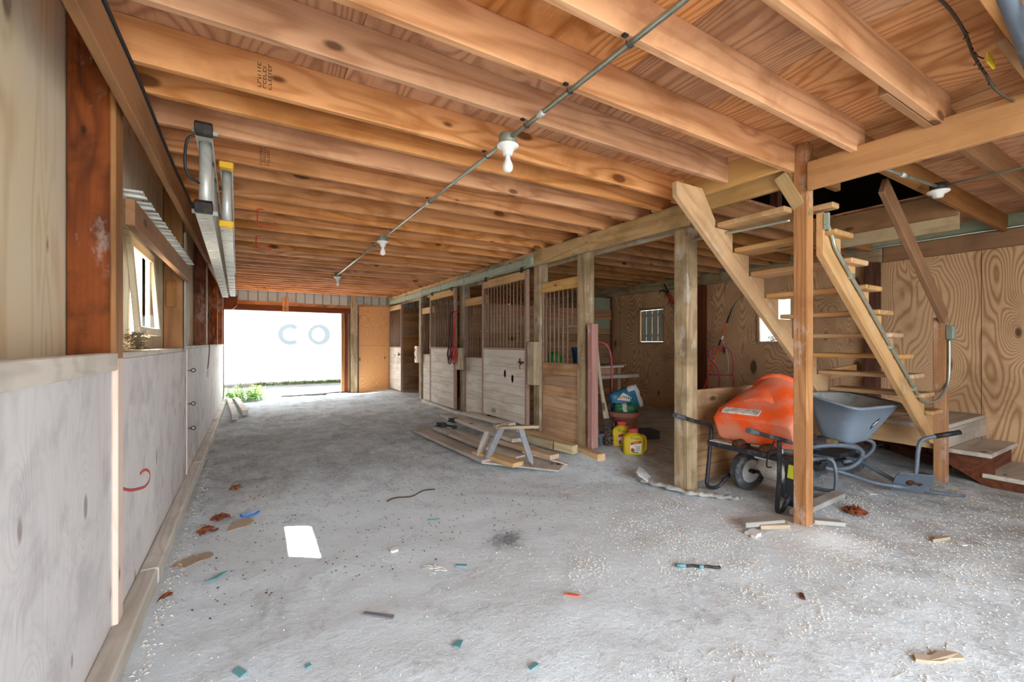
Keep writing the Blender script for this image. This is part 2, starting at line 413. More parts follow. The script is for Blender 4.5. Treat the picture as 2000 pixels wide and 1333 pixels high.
ORD = ['first', 'second', 'third', 'fourth', 'fifth', 'sixth', 'seventh', 'eighth', 'ninth', 'tenth', 'eleventh', 'twelfth',
       'thirteenth', 'fourteenth', 'fifteenth', 'sixteenth', 'seventeenth', 'eighteenth', 'nineteenth', 'twentieth',
       'twenty-first', 'twenty-second', 'twenty-third', 'twenty-fourth', 'twenty-fifth', 'twenty-sixth',
       'twenty-seventh', 'twenty-eighth', 'twenty-ninth', 'thirtieth']
# ------------------------------------------------------------------ room shell
ZB, ZC = 2.50, 2.685            # underside of joists, underside of loft floor
XW0, XW1, YE = -.66, 7.0, 11.8  # side walls, end wall
XS = 3.26                       # aisle face of the stall posts

def smooth(a, b, x):
    t = max(0, min(1, (x-a)/(b-a))); return t*t*(3-2*t)
def gz(x, y):
    """height of the earth floor"""
    z = .10*smooth(2.3, 3.15, x)*smooth(2.9, 3.9, y)*(1-.45*smooth(6, 8, y))*(1-.6*smooth(3.6, 5, x))
    z += .045*smooth(8.5, 11, y)
    z += .018*(noise.noise(V((x*1.3, y*1.3, 0))))+.009*noise.noise(V((x*5, y*5, 3)))+.004*noise.noise(V((x*17, y*17, 7)))
    z += .05*math.exp(-((x-3.28)**2+(y-1.5)**2)/.05)-.012
    return z

b = MB(); NX, NY = 170, 290
xs = [-.72+(7.1+.72)*i/NX for i in range(NX+1)]; ys = [-2.6+(YE+.25+2.6)*j/NY for j in range(NY+1)]
g = [[b.b.verts.new((x, y, gz(x, y))) for x in xs] for y in ys]
for j in range(NY):
    for i in range(NX):
        b.b.faces.new((g[j][i], g[j][i+1], g[j+1][i+1], g[j+1][i])).smooth = True
tag(b.done('floor', M['floor'], mtx=Matrix.Identity(4)), kind='structure')

b = MB(); b.quadbox(-40, 40, -30, 60, -.3, -.05)
tag(b.done('ground_outside', M['gravel_out'], mtx=Matrix.Identity(4)), kind='structure')

# loft floor: plywood sheets, long side along Y, with the stair opening left out
def sheet_grid(b, us, vs, w0, w1, skip):
    """one continuous slab over grid lines us x vs (local x, y), cells in skip left out"""
    P0 = {}; P1 = {}
    def p(d, i, j, w):
        if (i, j) not in d: d[(i, j)] = b.b.verts.new((us[i], vs[j], w))
        return d[(i, j)]
    cells = [(i, j) for i in range(len(us)-1) for j in range(len(vs)-1) if (i, j) not in skip]
    cs = set(cells)
    for i, j in cells:
        q = ((i, j), (i+1, j), (i+1, j+1), (i, j+1))
        b.b.faces.new([p(P1, *k, w1) for k in q]); b.b.faces.new([p(P0, *k, w0) for k in q[::-1]])
        for (a, c, nb) in ((q[0], q[1], (i, j-1)), (q[1], q[2], (i+1, j)), (q[2], q[3], (i, j+1)), (q[3], q[0], (i-1, j))):
            if nb not in cs: b.b.faces.new((p(P0, *a, w0), p(P0, *c, w0), p(P1, *c, w1), p(P1, *a, w1)))

b = MB(); OPX0, OPX1, OPY0, OPY1 = 3.74, 5.5, 1.36, 2.46
x = -.80; k = 0
xcuts = [-.80, .42, 1.64, 2.30, 3.74, 4.4, 5.5, 7.05]
for a, c in zip(xcuts, xcuts[1:]):
    ycuts = [-2.6, -.3, OPY0, OPY1, 4.9, 7.34, 9.78, 11.85] if a >= 3.7 else [-2.6, -.62, 1.82, 4.26, 6.7, 9.14, 11.85] if k % 2 else [-2.6, .55, 2.99, 5.43, 7.87, 10.31, 11.85]
    for u, v in zip(ycuts, ycuts[1:]):
        if a >= 3.7 and c <= 5.55 and u >= OPY0-.01 and v <= OPY1+.01: continue
        b.quadbox(a+.0015, c-.0015, u+.0015, v-.0015, ZC, ZC+.019)
    k += 1
for q in ((-.9, OPX0, -2.7, 12), (OPX1, 7.2, -2.7, 12), (OPX0, OPX1, -2.7, OPY0), (OPX0, OPX1, OPY1, 12)): b.quadbox(*q, ZC+.0195, ZC+.03)  # gapless cover slab added on top so no light leaks through the seams
mc = Matrix.Rotation(math.pi/2, 4, 'Z')     # grain along the sheets' long side
bmesh.ops.transform(b.b, matrix=mc.inverted(), verts=b.b.verts)
tag(b.done('ceiling', M['subfloor'], mtx=mc), kind='structure')

# closed box added over the stair opening to keep the loft dark
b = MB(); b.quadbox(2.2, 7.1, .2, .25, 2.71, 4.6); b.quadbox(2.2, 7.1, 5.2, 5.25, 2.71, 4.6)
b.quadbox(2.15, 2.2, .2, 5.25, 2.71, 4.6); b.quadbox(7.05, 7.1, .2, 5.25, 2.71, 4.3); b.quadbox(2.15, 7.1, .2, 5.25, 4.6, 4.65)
tag(b.done('loft_dark_box', M['loft']), kind='structure')
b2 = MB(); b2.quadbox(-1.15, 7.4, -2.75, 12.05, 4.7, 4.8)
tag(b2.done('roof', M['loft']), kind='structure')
tag(board('stored_sheet', (5.0, 4.9, 3.05), (6.4, 4.9, 3.05), .5, .03, M['loft_blue']), 'blue grey panel stored in the dark loft above the stairs', 'panel')
tag(vpost('loft_stud', 5.02, 5.11, 2.62, 2.71, 2.71, 4.55, M['dark_wood']), 'dark red brown stud standing in the loft behind the stair opening', 'stud')

# left wall: upper plywood between the posts, window opening cut out
def wall_sheet(name, X, thick, yls, zls, skip, mat, face=1):
    """upright sheet in a plane of constant x, grain up; local x is up, local y runs along -Y*face"""
    b = MB(); sheet_grid(b, zls, yls, 0, thick, skip)
    m = Matrix(((0, 0, face, X), (0, 1, 0, 0), (1, 0, 0, 0), (0, 0, 0, 1)))
    return b.done(name, mat, mtx=m)
WY0, WY1, WZ0, WZ1 = 3.52, 4.12, 1.37, 1.97
tag(wall_sheet('wall_left', XW0, .018, [-2.6, WY0, WY1, 11.8], [-.05, WZ0, WZ1, 2.70], {(1, 1)}, M['left_ply'], -1), kind='structure')
# front end of the left wall seen close by is the same sheet

# right wall with one open and one shuttered window
tag(wall_sheet('wall_right', XW1, .018, [-2.6, 3.46, 3.93, 5.82, 6.42, 11.8], [-.05, 1.33, 1.98, 2.72], {(1, 1), (1, 3)}, M['rear_ply'], 1), kind='structure')
b = MB(); b.quadbox(XW1-.004, XW1+.001, 1.462, 1.466, .1, 2.4); b.quadbox(XW1-.004, XW1+.001, 7.0, 7.004, .1, 2.4)
tag(b.done('trim_1', M['dark_wood']), kind='structure')

# end wall: corrugated metal above the doorway, orange plywood beside it
b = MB()
def siding(b, x0, x1, z0, z1, y, pitch=.20):
    xx = x0
    while xx < x1:
        b.quadbox(xx, min(xx+pitch, x1), y, y+.01, z0, z1)
        b.quadbox(xx, min(xx+.03, x1), y-.022, y, z0, z1, mi=1)
        xx += pitch
siding(b, -.66, 7.05, 2.06, 2.72, YE+.02)
siding(b, 2.0, 7.05, -.05, 2.06, YE+.02)
tag(b.done('wall_end', [M['siding'], M['siding_rib']]), kind='structure')
b = MB(); b.quadbox(-.9, -.54, YE, YE+.04, -.05, 2.72)
tag(b.done('wall_end_return', M['siding']), kind='structure')
# unseen front wall behind the camera, added to cut daylight in the right-hand bay
b = MB(); b.quadbox(3.3, 7.05, -2.6, -2.57, -.05, 2.7)
tag(b.done('wall_front_blocker', M['rear_ply']), kind='structure')

# kerb timbers along the left wall
for i, (y0, y1) in enumerate(((-2.5, 3.02), (3.03, 5.5), (5.52, 8.4), (8.42, 11.5))):
    o = board('baseboard_left', (-.472+R.uniform(-.004, .004), y0, .03), (-.472+R.uniform(-.004, .004), y1, .03), .095, .085, M['ledge'], bevel=.008)
    tag(o, kind='structure')

# kick panels
KX = -.515
def kick(y0, y1, label, top=1.245):
    b = MB(); sheet_grid(b, [.05, top], [y0, y1], 0, .018, set())
    m = Matrix(((0, 0, -1, KX), (0, 1, 0, 0), (1, 0, 0, 0), (0, 0, 0, 1)))
    return tag(b.done('kick_panel', M['kick_ply'], mtx=m), label, 'panel', 'whitewashed kick panels')
kick(-.35, 2.53, 'big dusty grey plywood kick panel ending at the pale vertical batten', 1.183)
k2 = kick(2.57, 5.03, 'kick panel with red paint squiggle below the small window', 1.226)
k3 = kick(5.06, 8.0, 'kick panel with three ring bolts on its edge')
kick(8.02, 11.7, 'last kick panel of the wall, beside the bright doorway')
# the red squiggle
b = MB(); b.tube(smooth_path([(KX+.001, y, z) for y, z in ((2.60, .645), (2.70, .615), (2.85, .565), (3.03, .52), (3.20, .485), (3.32, .485), (3.345, .52), (3.27, .56), (3.17, .585), (3.07, .59))]), .009, 6)
for v in b.b.verts: v.co.x = KX+(v.co.x-KX)*.2
b.done('paint_mark', M['red_paint'], k2)
tag(board('batten', (KX+.011, 2.55, .02), (KX+.011, 2.55, 1.235), .09, .022, M['batten'], up=(0, 1, 0)), 'pale pinkish vertical batten covering the joint of two kick panels', 'batten')
tag(board('batten', (KX+.006, 5.045, .05), (KX+.006, 5.045, 1.25), .03, .012, M['batten'], up=(0, 1, 0)), 'thin pale strip between the squiggle panel and the ring bolt panel', 'batten')
# ledge boards on top of the kick panels
tag(board('ledge_board', (KX+.004, -.4, 1.222), (KX+.004, 2.47, 1.222), .075, .05, M['ledge']), 'thick dusty ledge board with ragged edge above the big grey kick panel', 'board')
tag(board('ledge_board', (-.575, 2.63, 1.243), (-.575, 4.80, 1.243), .03, .13, M['ledge']), 'dusty sill board under the small window on the kick panel', 'board')
tag(board('ledge_board', (-.575, 4.98, 1.262), (-.575, 11.6, 1.262), .03, .13, M['ledge']), 'long dusty cap board along the wall toward the bright doorway', 'board')

# left wall posts
LP = [(2.50, 'big red brown post in front of the window with cracked face'), (4.86, 'post with small nailed block just past the window'),
      (7.25, 'dark post with the red strap hanging beside it'), (9.62, 'dark wall post next past the red strap'), (11.3, 'reddish wall post at the bright doorway edge')]
for i, (y, lab) in enumerate(LP):
    o = vpost('wall_post', -.655, -.52, y, y+.14, 1.25 if i else 1.245, ZC if i else ZC, M['red_post'] if i != 1 else M['girder'])
    tag(o, lab, 'post', 'wall posts above the kick panels')
    if i == 1:
        board('nailed_block', (-.60, y-.012, 1.62), (-.60, y-.012, 1.86), .07, .022, M['girder'], o, up=(1, 0, 0))
tag(vpost('wall_post', -.655, -.50, .1, .24, 1.25, ZC, M['red_post']), 'red brown post close by at the front of the wall', 'post', 'wall posts above the kick panels')
tag(vpost('stud', -.52, -.50, 2.50, 2.63, 1.21, 2.45, M['girder']), 'narrow grey brown board nailed on the side of the big red post', 'board')
tag(vpost('stud', -.515, -.50, 4.88, 5.0, 1.27, 2.3, M['pale_board']), 'pale board nailed to the post just past the window', 'board')

# girder under the joist ends
g1 = board('girder', (-.456, -2.5, 2.40), (-.456, 4.4, 2.40), .195, .038, M['girder'])
tag(g1, 'long brown girder board carrying the joist ends above the window wall', 'beam', 'girder boards on the window wall')
tag(board('girder', (-.458, 4.41, 2.40), (-.458, 11.3, 2.40), .19, .038, M['girder']), 'far length of brown girder board running to the bright doorway', 'beam', 'girder boards on the window wall')
b = MB(); b.tube(smooth_path([(-.430, y, 2.478+.012*math.sin(y*3.1)) for y in [-.5+.5*i for i in range(20)]], 3), .007, 6)
tag(b.done('cable', M['black_wire']), 'black cable clipped along the top of the brown girder board', 'cable')

# window 1 (left wall)
w = thing('window_1', None, None, (XW0, (WY0+WY1)/2, WZ0)); w['kind'] = 'structure'
for nm, p0, p1 in (('frame', (XW0-.02, WY0-.02, WZ0-.03), (XW0-.02, WY0-.02, WZ1+.03)), ('frame', (XW0-.02, WY1+.02, WZ0-.03), (XW0-.02, WY1+.02, WZ1+.03)),
                   ('frame', (XW0-.02, WY0, WZ1+.02), (XW0-.02, WY1, WZ1+.02)), ('sill', (XW0-.03, WY0, WZ0-.02), (XW0-.03, WY1, WZ0-.02))):
    board(nm, p0, p1, .04, .09, M['left_ply'], w, up=(0, 1, 0) if p0[2] != p1[2] else (0, 0, 1))
# sash, a little open at its foot
SX0, SX1, SZ0, SZ1 = -.595, -.635, 1.38, 1.93
def sp(y, t): return (SX1+(SX0-SX1)*(1-t), y, SZ0+(SZ1-SZ0)*t)
SY0_, SY1_ = WY0-.03, WY1+.06
board('sash_stile', sp(SY0_, 0), sp(SY0_, 1), .055, .028, M['left_ply'], w, up=(0, 1, 0))
board('sash_stile', sp(SY1_, 0), sp(SY1_, 1), .055, .028, M['left_ply'], w, up=(0, 1, 0))
board('sash_rail', sp(SY0_-.03, .0), sp(SY1_+.03, .0), .055, .03, M['left_ply'], w)
board('sash_rail', sp(SY0_-.03, 1.), sp(SY1_+.03, 1.), .06, .03, M['left_ply'], w)
b = MB(); vs = [b.b.verts.new(sp(y, t)) for y, t in ((SY0_+.02, .04), (SY1_-.02, .04), (SY1_-.02, .96), (SY0_+.02, .96))]; b.b.faces.new(vs)
b.done('pane', M['glass'], w)
board('sun_blocker', (-.77, WY0-.15, 2.19), (-.77, WY1+.15, 2.19), .02, .18, M['siding'], w)  # unseen board added outside to trim the sun patch on the floor
# bird nest on the sill
b = MB()
for i in range(260):
    a = R.uniform(0, 6.28); rr = R.uniform(.02, .075); z = R.uniform(0, .10)
    c = V((-.59+rr*.45*math.cos(a), 3.46+rr*1.3*math.sin(a), 1.262+z)); d = V((R.uniform(-1, 1), R.uniform(-1, 1), R.uniform(-.5, .5))).normalized()*R.uniform(.02, .06)
    c2 = c+d; c2.x = max(min(c2.x, -.51), -.65); c2.z = max(c2.z, 1.262)
    b.tube([c, (c+c2)/2+V((0, 0, .005)), c2], .0016, 4)
tag(b.done('bird_nest', M['nest']), 'small straw bird nest on the sill below the tilted window sash', 'nest')
# ------------------------------------------------------------------ joists
JO = {}
LJ = [-2.2, -1.8, -1.4, -1.0, -.6, -.2, .08, .46, .86, 1.25, 1.635, 1.995, 2.44, 2.71, 3.05, 3.45, 3.72, 4.20, 4.57, 4.95, 5.32, 5.71, 5.97, 6.42, 6.74, 7.09, 7.40, 7.78, 8.05, 8.33, 8.75, 9.05, 9.37, 9.63, 9.90, 10.3, 10.69, 11.05, 11.45]
def jlabel(side, y, n):
    return f'{side} joist, {ORD[n-1]}'
nb = [y for y in LJ if y > 2.2]; na = [y for y in LJ if y <= 2.2][::-1]
for y in LJ:
    x1 = 3.42 + R.uniform(-.08, .06)
    if y > 2.2:
        n = nb.index(y); ref = 'bulb'
        lab = f'aisle ceiling joist, {ORD[n]} one past the large hanging bulb toward the bright doorway'
    else:
        n = na.index(y); lab = f'aisle ceiling joist, {ORD[n]} one from the large hanging bulb toward the open front'
    if abs(y-1.995) < .01: x1 = 3.06; lab = 'aisle ceiling joist cut short at the header beside the stair top'
    if abs(y-1.635) < .01: x1 = 3.27; lab = 'aisle ceiling joist running to the square post at the stair'
    yo = R.uniform(-.006, .006)
    o = board('ceiling_joist', (-.53+R.uniform(-.04,.02), y-.019, (ZB+ZC)/2), (x1, y-.019+yo, (ZB+ZC)/2), ZC-ZB-.001, .038, M['joist'], bevel=.003, wob=0)
    tag(o, lab, 'joist', 'joists over the aisle'); JO[y] = o
tag(board('ceiling_joist', (3.37, 1.62, (ZB+ZC)/2), (3.98, 1.62, (ZB+ZC)/2), ZC-ZB-.002, .038, M['girder']), 'short dark joist stub beyond the head of the square stair post', 'joist', 'joists over the right-hand bay')
# lumber grade stamps on two of them
for jy, sx, sz in ((2.44, .03, 2.525), (3.45, .055, 2.515)):
    b = MB(); rs = random.Random(int(jy*10)); fy = jy-.0385
    for col in range(3):
        zz = sz
        while zz < sz+.115:
            h = rs.uniform(.006, .016); x0 = sx+col*.022
            b.quadbox(x0, x0+.014, fy-.0015, fy+.002, zz, zz+.0028)
            if rs.random() < .7: b.quadbox(x0, x0+.0028, fy-.0015, fy+.002, zz, zz+h)
            if rs.random() < .5: b.quadbox(x0+.0112, x0+.014, fy-.0015, fy+.002, zz, zz+h)
            zz += h+.006
    b.done('grade_stamp', M['wire'], JO[jy])
RJ = [.10, .50, .90, 1.30, 2.49, 2.76, 3.10, 3.50, 3.77, 4.25, 4.62, 5.0, 5.37, 5.76, 6.02, 6.47, 6.79, 7.14, 7.45, 7.83, 8.1, 8.4, 8.8, 9.1, 9.42, 9.8, 10.2, 10.6, 11.0, 11.4]
for y in [-2.2, -1.7, -1.2, -.7, -.3]+RJ:
    if y > 1.4:
        n = [v for v in RJ if v > 1.4].index(y)
        lab = f'darker joist over the stalls, {ORD[n]} one beyond the stair opening' if n < 26 else 'darker joist over the far stalls close to the end wall'
    else:
        n = [v for v in [-2.2, -1.7, -1.2, -.7, -.3]+RJ if v <= 1.4][::-1].index(y)
        lab = f'brown joist over the landing bay, {ORD[n]} one from the stair opening toward the open front'
    x0 = (3.12 if y > 1.4 else 2.72)+R.uniform(-.2, .06)
    if 1.0 < y < 1.4: x0 = 3.28; lab = 'brown trimmer joist where the stair handrail meets the ceiling'
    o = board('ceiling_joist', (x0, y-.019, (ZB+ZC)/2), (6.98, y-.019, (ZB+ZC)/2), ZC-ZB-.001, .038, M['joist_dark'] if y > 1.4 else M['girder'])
    tag(o, lab, 'joist', 'joists over the right-hand bay')
# headers round the stair opening
tag(board('header', (3.16, 1.62, (ZB+ZC)/2), (3.16, 2.44-.04, (ZB+ZC)/2), ZC-ZB-.002, .038, M['beam_new']), 'short header board joining two joists above the stair top', 'beam')
tag(board('header', (3.30, 1.60, 2.485), (3.30, 2.40, 2.485), .14, .038, M['beam_new']), 'short yellow brown board between the two posts at the stair top', 'beam')
tag(board('header', (5.50, 1.30, 2.575), (5.50, 2.46, 2.575), .215, .04, M['girder']), 'header board closing the far side of the stair opening', 'beam')
tag(board('header', (5.545, 1.30, 2.44), (5.545, 2.46, 2.44), .2, .04, M['beam']), 'lower doubled header board on the far side of the stair opening', 'beam')
# girders along the post line
tag(board('girder', (3.20, 4.76, 2.408), (3.20, 2.425, 2.408), .19, .04, M['beam']), 'old flaking beam ending at the thick post by the stairs', 'beam')
tag(board('girder', (3.20, 4.77, 2.408), (3.20, 7.15, 2.408), .185, .04, M['beam']), 'middle length of beam above the door with two dark smudges', 'beam')
tag(board('girder', (3.20, 7.16, 2.42), (3.20, 11.75, 2.42), .19, .04, M['beam_new']), 'bright yellow beam length running to the orange plywood', 'beam')
tag(board('girder', (3.405, 2.48, 2.405), (3.405, 11.7, 2.405), .185, .04, M['stall_post']), 'rear beam on the stall side of the posts', 'beam')
tag(board('girder', (3.255, 1.50, 2.435), (3.255, -2.4, 2.435), .19, .04, M['front_beam']), 'clean light brown beam running from the square stair post over the landing bay', 'beam')
tag(board('girder', (3.30, .6, 2.49), (3.30, -2.4, 2.49), .1, .038, M['stair']), 'upper board behind the clean light brown beam', 'beam')
# ledger on the right-hand wall with pipe on it
tag(board('ledger', (6.965, -2.4, 2.43), (6.965, 2.33, 2.43), .185, .04, M['girder']), 'brown ledger board high on the swirly plywood wall', 'beam')
tag(board('ledger', (6.965, 2.34, 2.43), (6.965, 11.7, 2.43), .185, .04, M['stall_post']), 'dim ledger board high on the wall above the shuttered window', 'beam')
b = MB(); b.quadbox(6.985, 6.995, -2.4, 11.7, 2.53, 2.70)
tag(b.done('trim_2', M['siding_green']), kind='structure')
b = MB(); b.tube([(6.93, -2, 2.535), (6.93, 11, 2.535)], .011, 8)
tag(b.done('conduit', M['galv']), 'thin metal conduit along the top of the wall ledger boards', 'conduit')

# ------------------------------------------------------------------ posts of the stall line
def spost(y, label, mat='stall_post', x=XS, top=ZC, z0=-.05, w=.14):
    return tag(vpost('support_post', x, x+w, y, y+w, z0, top, M[mat]), label, 'post', 'posts along the stall line')
p6 = spost(2.46, 'thick weathered post under the beam end with white film at its foot', top=2.313)
spost(3.81, 'weathered post with dark stained foot and the faded red board before it', top=ZC)
spost(4.72, 'weathered post with a wood block beside the smudged stall door')
spost(7.12, 'weathered post with red rope hanging on it')
spost(9.36, 'narrow looking post at the open stall gap with a pale block')
spost(11.6, 'dark corner post behind the farthest barred door')
tag(vpost('support_post', 2.20, 2.35, 11.60, 11.75, -.02, 2.68, M['stall_post']), 'sunlit brown post between the bright doorway and the orange plywood', 'post')
# the thinner square post at the stairs
tag(vpost('support_post', 3.27, 3.359, 1.515, 1.604, -.06, ZC, M['stair_post']), 'square reddish post standing before the orange tub and staircase', 'post')
tag(board('brace', (3.25, 1.68, 2.50), (3.30, 1.53, 2.17), .035, .085, M['beam'], up=(1, 0, 0)), 'short diagonal brace at the head of the square reddish post', 'brace')
b = MB(); b.quadbox(3.20, 3.26, 2.43, 2.60, 2.32, 2.50)
tag(b.done('beam_block', M['beam_new'], bevel=.004), 'small wood block at the end of the old flaking beam', 'block')
# dark posts on the right-hand wall
tag(vpost('wall_post', 6.86, 6.98, 4.86, 5.0, -.02, 2.34, M['dark_wood']), 'dark wall post behind the pole saw', 'post')
tag(vpost('wall_post', 6.86, 6.98, 2.36, 2.50, -.02, 2.34, M['dark_wood']), 'dark wall post behind the open stair treads', 'post')
tag(vpost('wall_post', 6.86, 6.98, 7.22, 7.36, -.02, 2.34, M['dark_wood']), 'dark wall post in the corner past the shuttered window', 'post')

# low plank wall behind the orange tub
pw = thing('low_plank_wall', 'low plank wall with a flat cap board behind the orange tub', 'partition', (3.42, 2.55, 0))
b = MB()
for i in range(5): b.quadbox(3.41, 5.25, 2.565, 2.60, .02+i*.142, .02+i*.142+.138)
b.done('plank_panel', M['plank_brown'], pw)
board('cap_board', (3.41, 2.545, .80), (5.25, 2.545, .80), .15, .038, M['plank_brown'], pw)

# ------------------------------------------------------------------ end wall doorway
o = board('header', (-.5, 11.72, 2.135), (2.2, 11.72, 2.12), .13, .08, M['dark_wood']); tag(o, 'dark reddish header beam over the bright doorway', 'beam')
tag(board('girt', (-.45, 11.76, 2.245), (1.02, 11.76, 2.245), .09, .05, M['joist']), 'orange girt above the doorway header, by the wall of windows', 'beam')
tag(board('girt', (1.02, 11.76, 2.23), (2.2, 11.76, 2.22), .09, .05, M['joist']), 'orange girt above the doorway header, by the sunlit post', 'beam')
tag(board('hanger_block', (.72, 11.70, 2.40), (.72, 11.70, 2.05), .14, .04, M['joist'], up=(1, 0, 0)), 'orange hanger block in the middle of the doorway header', 'block')
tag(board('girt', (2.36, 11.74, 2.28), (3.25, 11.74, 2.28), .06, .06, M['joist']), 'short orange girt above the orange plywood panel', 'beam')
for i, (x, w, m, l) in enumerate(((1.975, .07, 'girder', 'pale edged jamb board at the side of the bright doorway'), (2.06, .06, 'dark_wood', 'dark jamb board behind the pale edged one'), (2.135, .05, 'girder', 'slim jamb board next to the sunlit brown post'))):
    tag(vpost('door_jamb', x, x+w, 11.66+.03*i, 11.74+.03*i, 0, 2.07, M[m]), l, 'jamb')
tag(vpost('door_jamb', -.54, -.50, 11.5, 11.62, 0, 2.07, M['dark_wood']), 'thin jamb board where the kick panels meet the doorway', 'jamb')
b = MB(); b.prism([(-.50, 2.36), (-.25, 2.36), (-.25, 2.14), (-.34, 2.05), (-.50, 2.05)], 11.38, 11.52, lambda u, v, w: (u, w, v))
tag(b.done('corner_bracket', M['dark_wood'], bevel=.004), 'dark wooden bracket block in the corner above the weeds', 'bracket')
b = MB(); sheet_grid(b, [.02, 1.22, 2.25], [2.40, 3.24], 0, .02, set())
m = Matrix(((0, 1, 0, 0), (0, 0, 1, 11.66), (1, 0, 0, 0), (0, 0, 0, 1)))
pp = tag(b.done('orange_plywood_sheet', M['end_ply'], mtx=m), 'bright orange plywood panel beside the sunlit post', 'panel')
b = MB(); b.quadbox(2.40, 3.24, 11.656, 11.66, 1.233, 1.237); b.done('seam', M['dark_wood'], pp)
b = MB(); b.tube([(.62, 11.55, .055), (1.6, 11.48, .055)], .022, 8); b.tube([(1.45, 11.53, .075), (2.05, 11.50, .08)], .018, 8); b.quadbox(1.42, 1.62, 11.46, 11.54, .05, .085)
tag(b.done('metal_bar', M['black']), 'dark metal bar lying across the bright doorway sill', 'bar')

# ------------------------------------------------------------------ stall fronts
def planks(b, x0, x1, y0, y1, z0, z1, n, slope=0.):
    h = (z1-z0)/n
    for i in range(n): b.quadbox(x0+R.uniform(-.002, .002), x1, y0, y1, z0+i*h+.001, z0+(i+1)*h-.001)
def along_y(b):
    """turn planks so their grain runs along world Y"""
    mt = Matrix.Rotation(math.pi/2, 4, 'Z'); bmesh.ops.transform(b.b, matrix=mt.inverted(), verts=b.b.verts); return mt

def stall_door(y0, y1, zb, zm, zt, nb, label, plankmat, latch_y, nplank=8, slope=0.):
    x0, x1 = 3.17, 3.215
    d = thing('stall_door', label, 'stall door', ((x0+x1)/2, (y0+y1)/2, zb), group='sliding barred stall doors')
    b = MB(); planks(b, x0+.005, x1-.005, y0+.03, y1-.03, zb, zm, nplank); mt = along_y(b); b.done('plank_panel', M[plankmat], d, mtx=mt, bevel=.002)
    board('top_rail', (3.19, y0+.02, zt-.06), (3.19, y1-.02, zt-.06), .115, .045, M['beam_new'], d)
    for y in (y0+.015, y1-.015):
        b = MB(); b.quadbox(x0-.004, x1+.004, y-.018, y+.018, zb-.01, zt+.01); b.done('stile', M['rust_bar'], d)
    b = MB(); b.quadbox(x0, x1, y0+.03, y1-.03, zm, zm+.018); b.quadbox(x0-.003, x0, y0+.03, y1-.03, zm-.01, zm+.02); b.done('sill_bar', M['rust_bar'], d)
    for i in range(nb):
        y = y0+.075+(y1-y0-.15)*i/(nb-1)
        b = MB(); b.tube([(3.193, y, zm+.018), (3.193, y, zt-.115)], .0095, 8); b.done('bar', M['rust_bar'], d)
    b = MB()
    for k in range(9):
        c = V((3.155, latch_y, zm-.18)); e = c+V((R.uniform(-.02, .0), R.uniform(-.09, .09), R.uniform(-.09, .07)))
        b.tube([c+V((0, R.uniform(-.03, .03), R.uniform(-.03, .03))), (c+e)/2+V((-.012, 0, 0)), e], .005, 5)
    b.quadbox(3.15, 3.168, latch_y-.06, latch_y+.05, zm-.19, zm-.165)
    b.done('latch', M['rust'], d)
    return d
d2 = stall_door(4.90, 6.20, .19, 1.215, 2.285, 13, 'sliding barred stall door with two dark smudges and hanging latch', 'plank', 5.02)
d1 = stall_door(7.30, 8.55, .11, 1.205, 2.30, 13, 'sliding barred stall door beside the hanging red rope', 'plank', 7.42)
stall_door(10.55, 11.62, .12, 1.20, 2.27, 12, 'farthest sliding barred stall door against the orange plywood', 'plank', 10.7)
b = MB()
for y, z in ((5.48, .86), (5.27, .80)):
    b.loft([[(3.1735, y+r*math.cos(a), z+2.1*r*math.sin(a)) for a in [k*6.283/14 for k in range(14)]] for r in (.028, .001)], capb=True)
b.done('smudge', M['mud'], d2)

def stall_panel(y0, y1, zb, zm, zt, nb, label, short=0, nplank=7, plankmat='plank'):
    x0, x1 = 3.30, 3.34
    d = thing('stall_front_panel', label, 'stall panel', (3.32, (y0+y1)/2, zb), group='fixed barred stall panels')
    b = MB(); planks(b, x0, x1, y0, y1, zb, zm, nplank); mt = along_y(b); b.done('plank_panel', M[plankmat], d, mtx=mt, bevel=.002)
    board('top_rail', (3.31, y0, zt-.065), (3.31, y1, zt-.065), .13, .05, M['beam_new'], d)
    b = MB(); b.quadbox(x0-.004, x1, y0, y1, zm, zm+.016); b.done('sill_bar', M['rust_bar'], d)
    for i in range(nb):
        y = y1-.06-(y1-y0-.12)*i/(nb-1)
        lo = zm+.016 if i < nb-short else zm+.47
        b = MB(); b.tube([(3.32, y, lo), (3.32, y, zt-.13)], .0095, 8); b.done('bar', M['rust_bar'], d)
    if short:
        ya = y1-.06-(y1-y0-.12)*(nb-short-1)/(nb-1)
        b = MB(); b.quadbox(3.308, 3.332, y0, ya, zm+.455, zm+.472); b.done('feed_bar', M['rust_bar'], d)
    for y in (y0+.01, y1-.01):
        b = MB(); b.quadbox(x0-.003, x1+.003, y-.01, y+.01, zb, zt-.12); b.done('stile', M['rust_bar'], d)
    return d
stall_panel(3.96, 4.715, .08, 1.04, 2.09, 8, 'fixed barred panel between the dark footed post and the wood block post', 2, plankmat='plank_brown')
stall_panel(6.26, 7.11, .05, 1.045, 2.085, 8, 'fixed barred panel just behind the smudged stall door', 2)
stall_panel(8.58, 9.355, .06, 1.05, 2.08, 7, 'fixed barred panel beside the open stall gap', 0)

# sill boards at the stall fronts
tag(board('sill_board', (3.19, 3.46, .085), (3.19, 5.02, .10), .085, .11, M['fresh_board'], bevel=.006), 'pale sill timber at the foot of the dark footed post', 'board')
tag(board('sill_board', (3.19, 5.04, .11), (3.19, 6.75, .10), .07, .16, M['pale_board'], bevel=.006), 'whitish sill board under the smudged stall door', 'board')
tag(board('sill_board', (3.19, 7.05, .035), (3.19, 9.0, .06), .085, .10, M['ledge'], bevel=.006), 'dusty sill board under the stall door with the red rope', 'board')

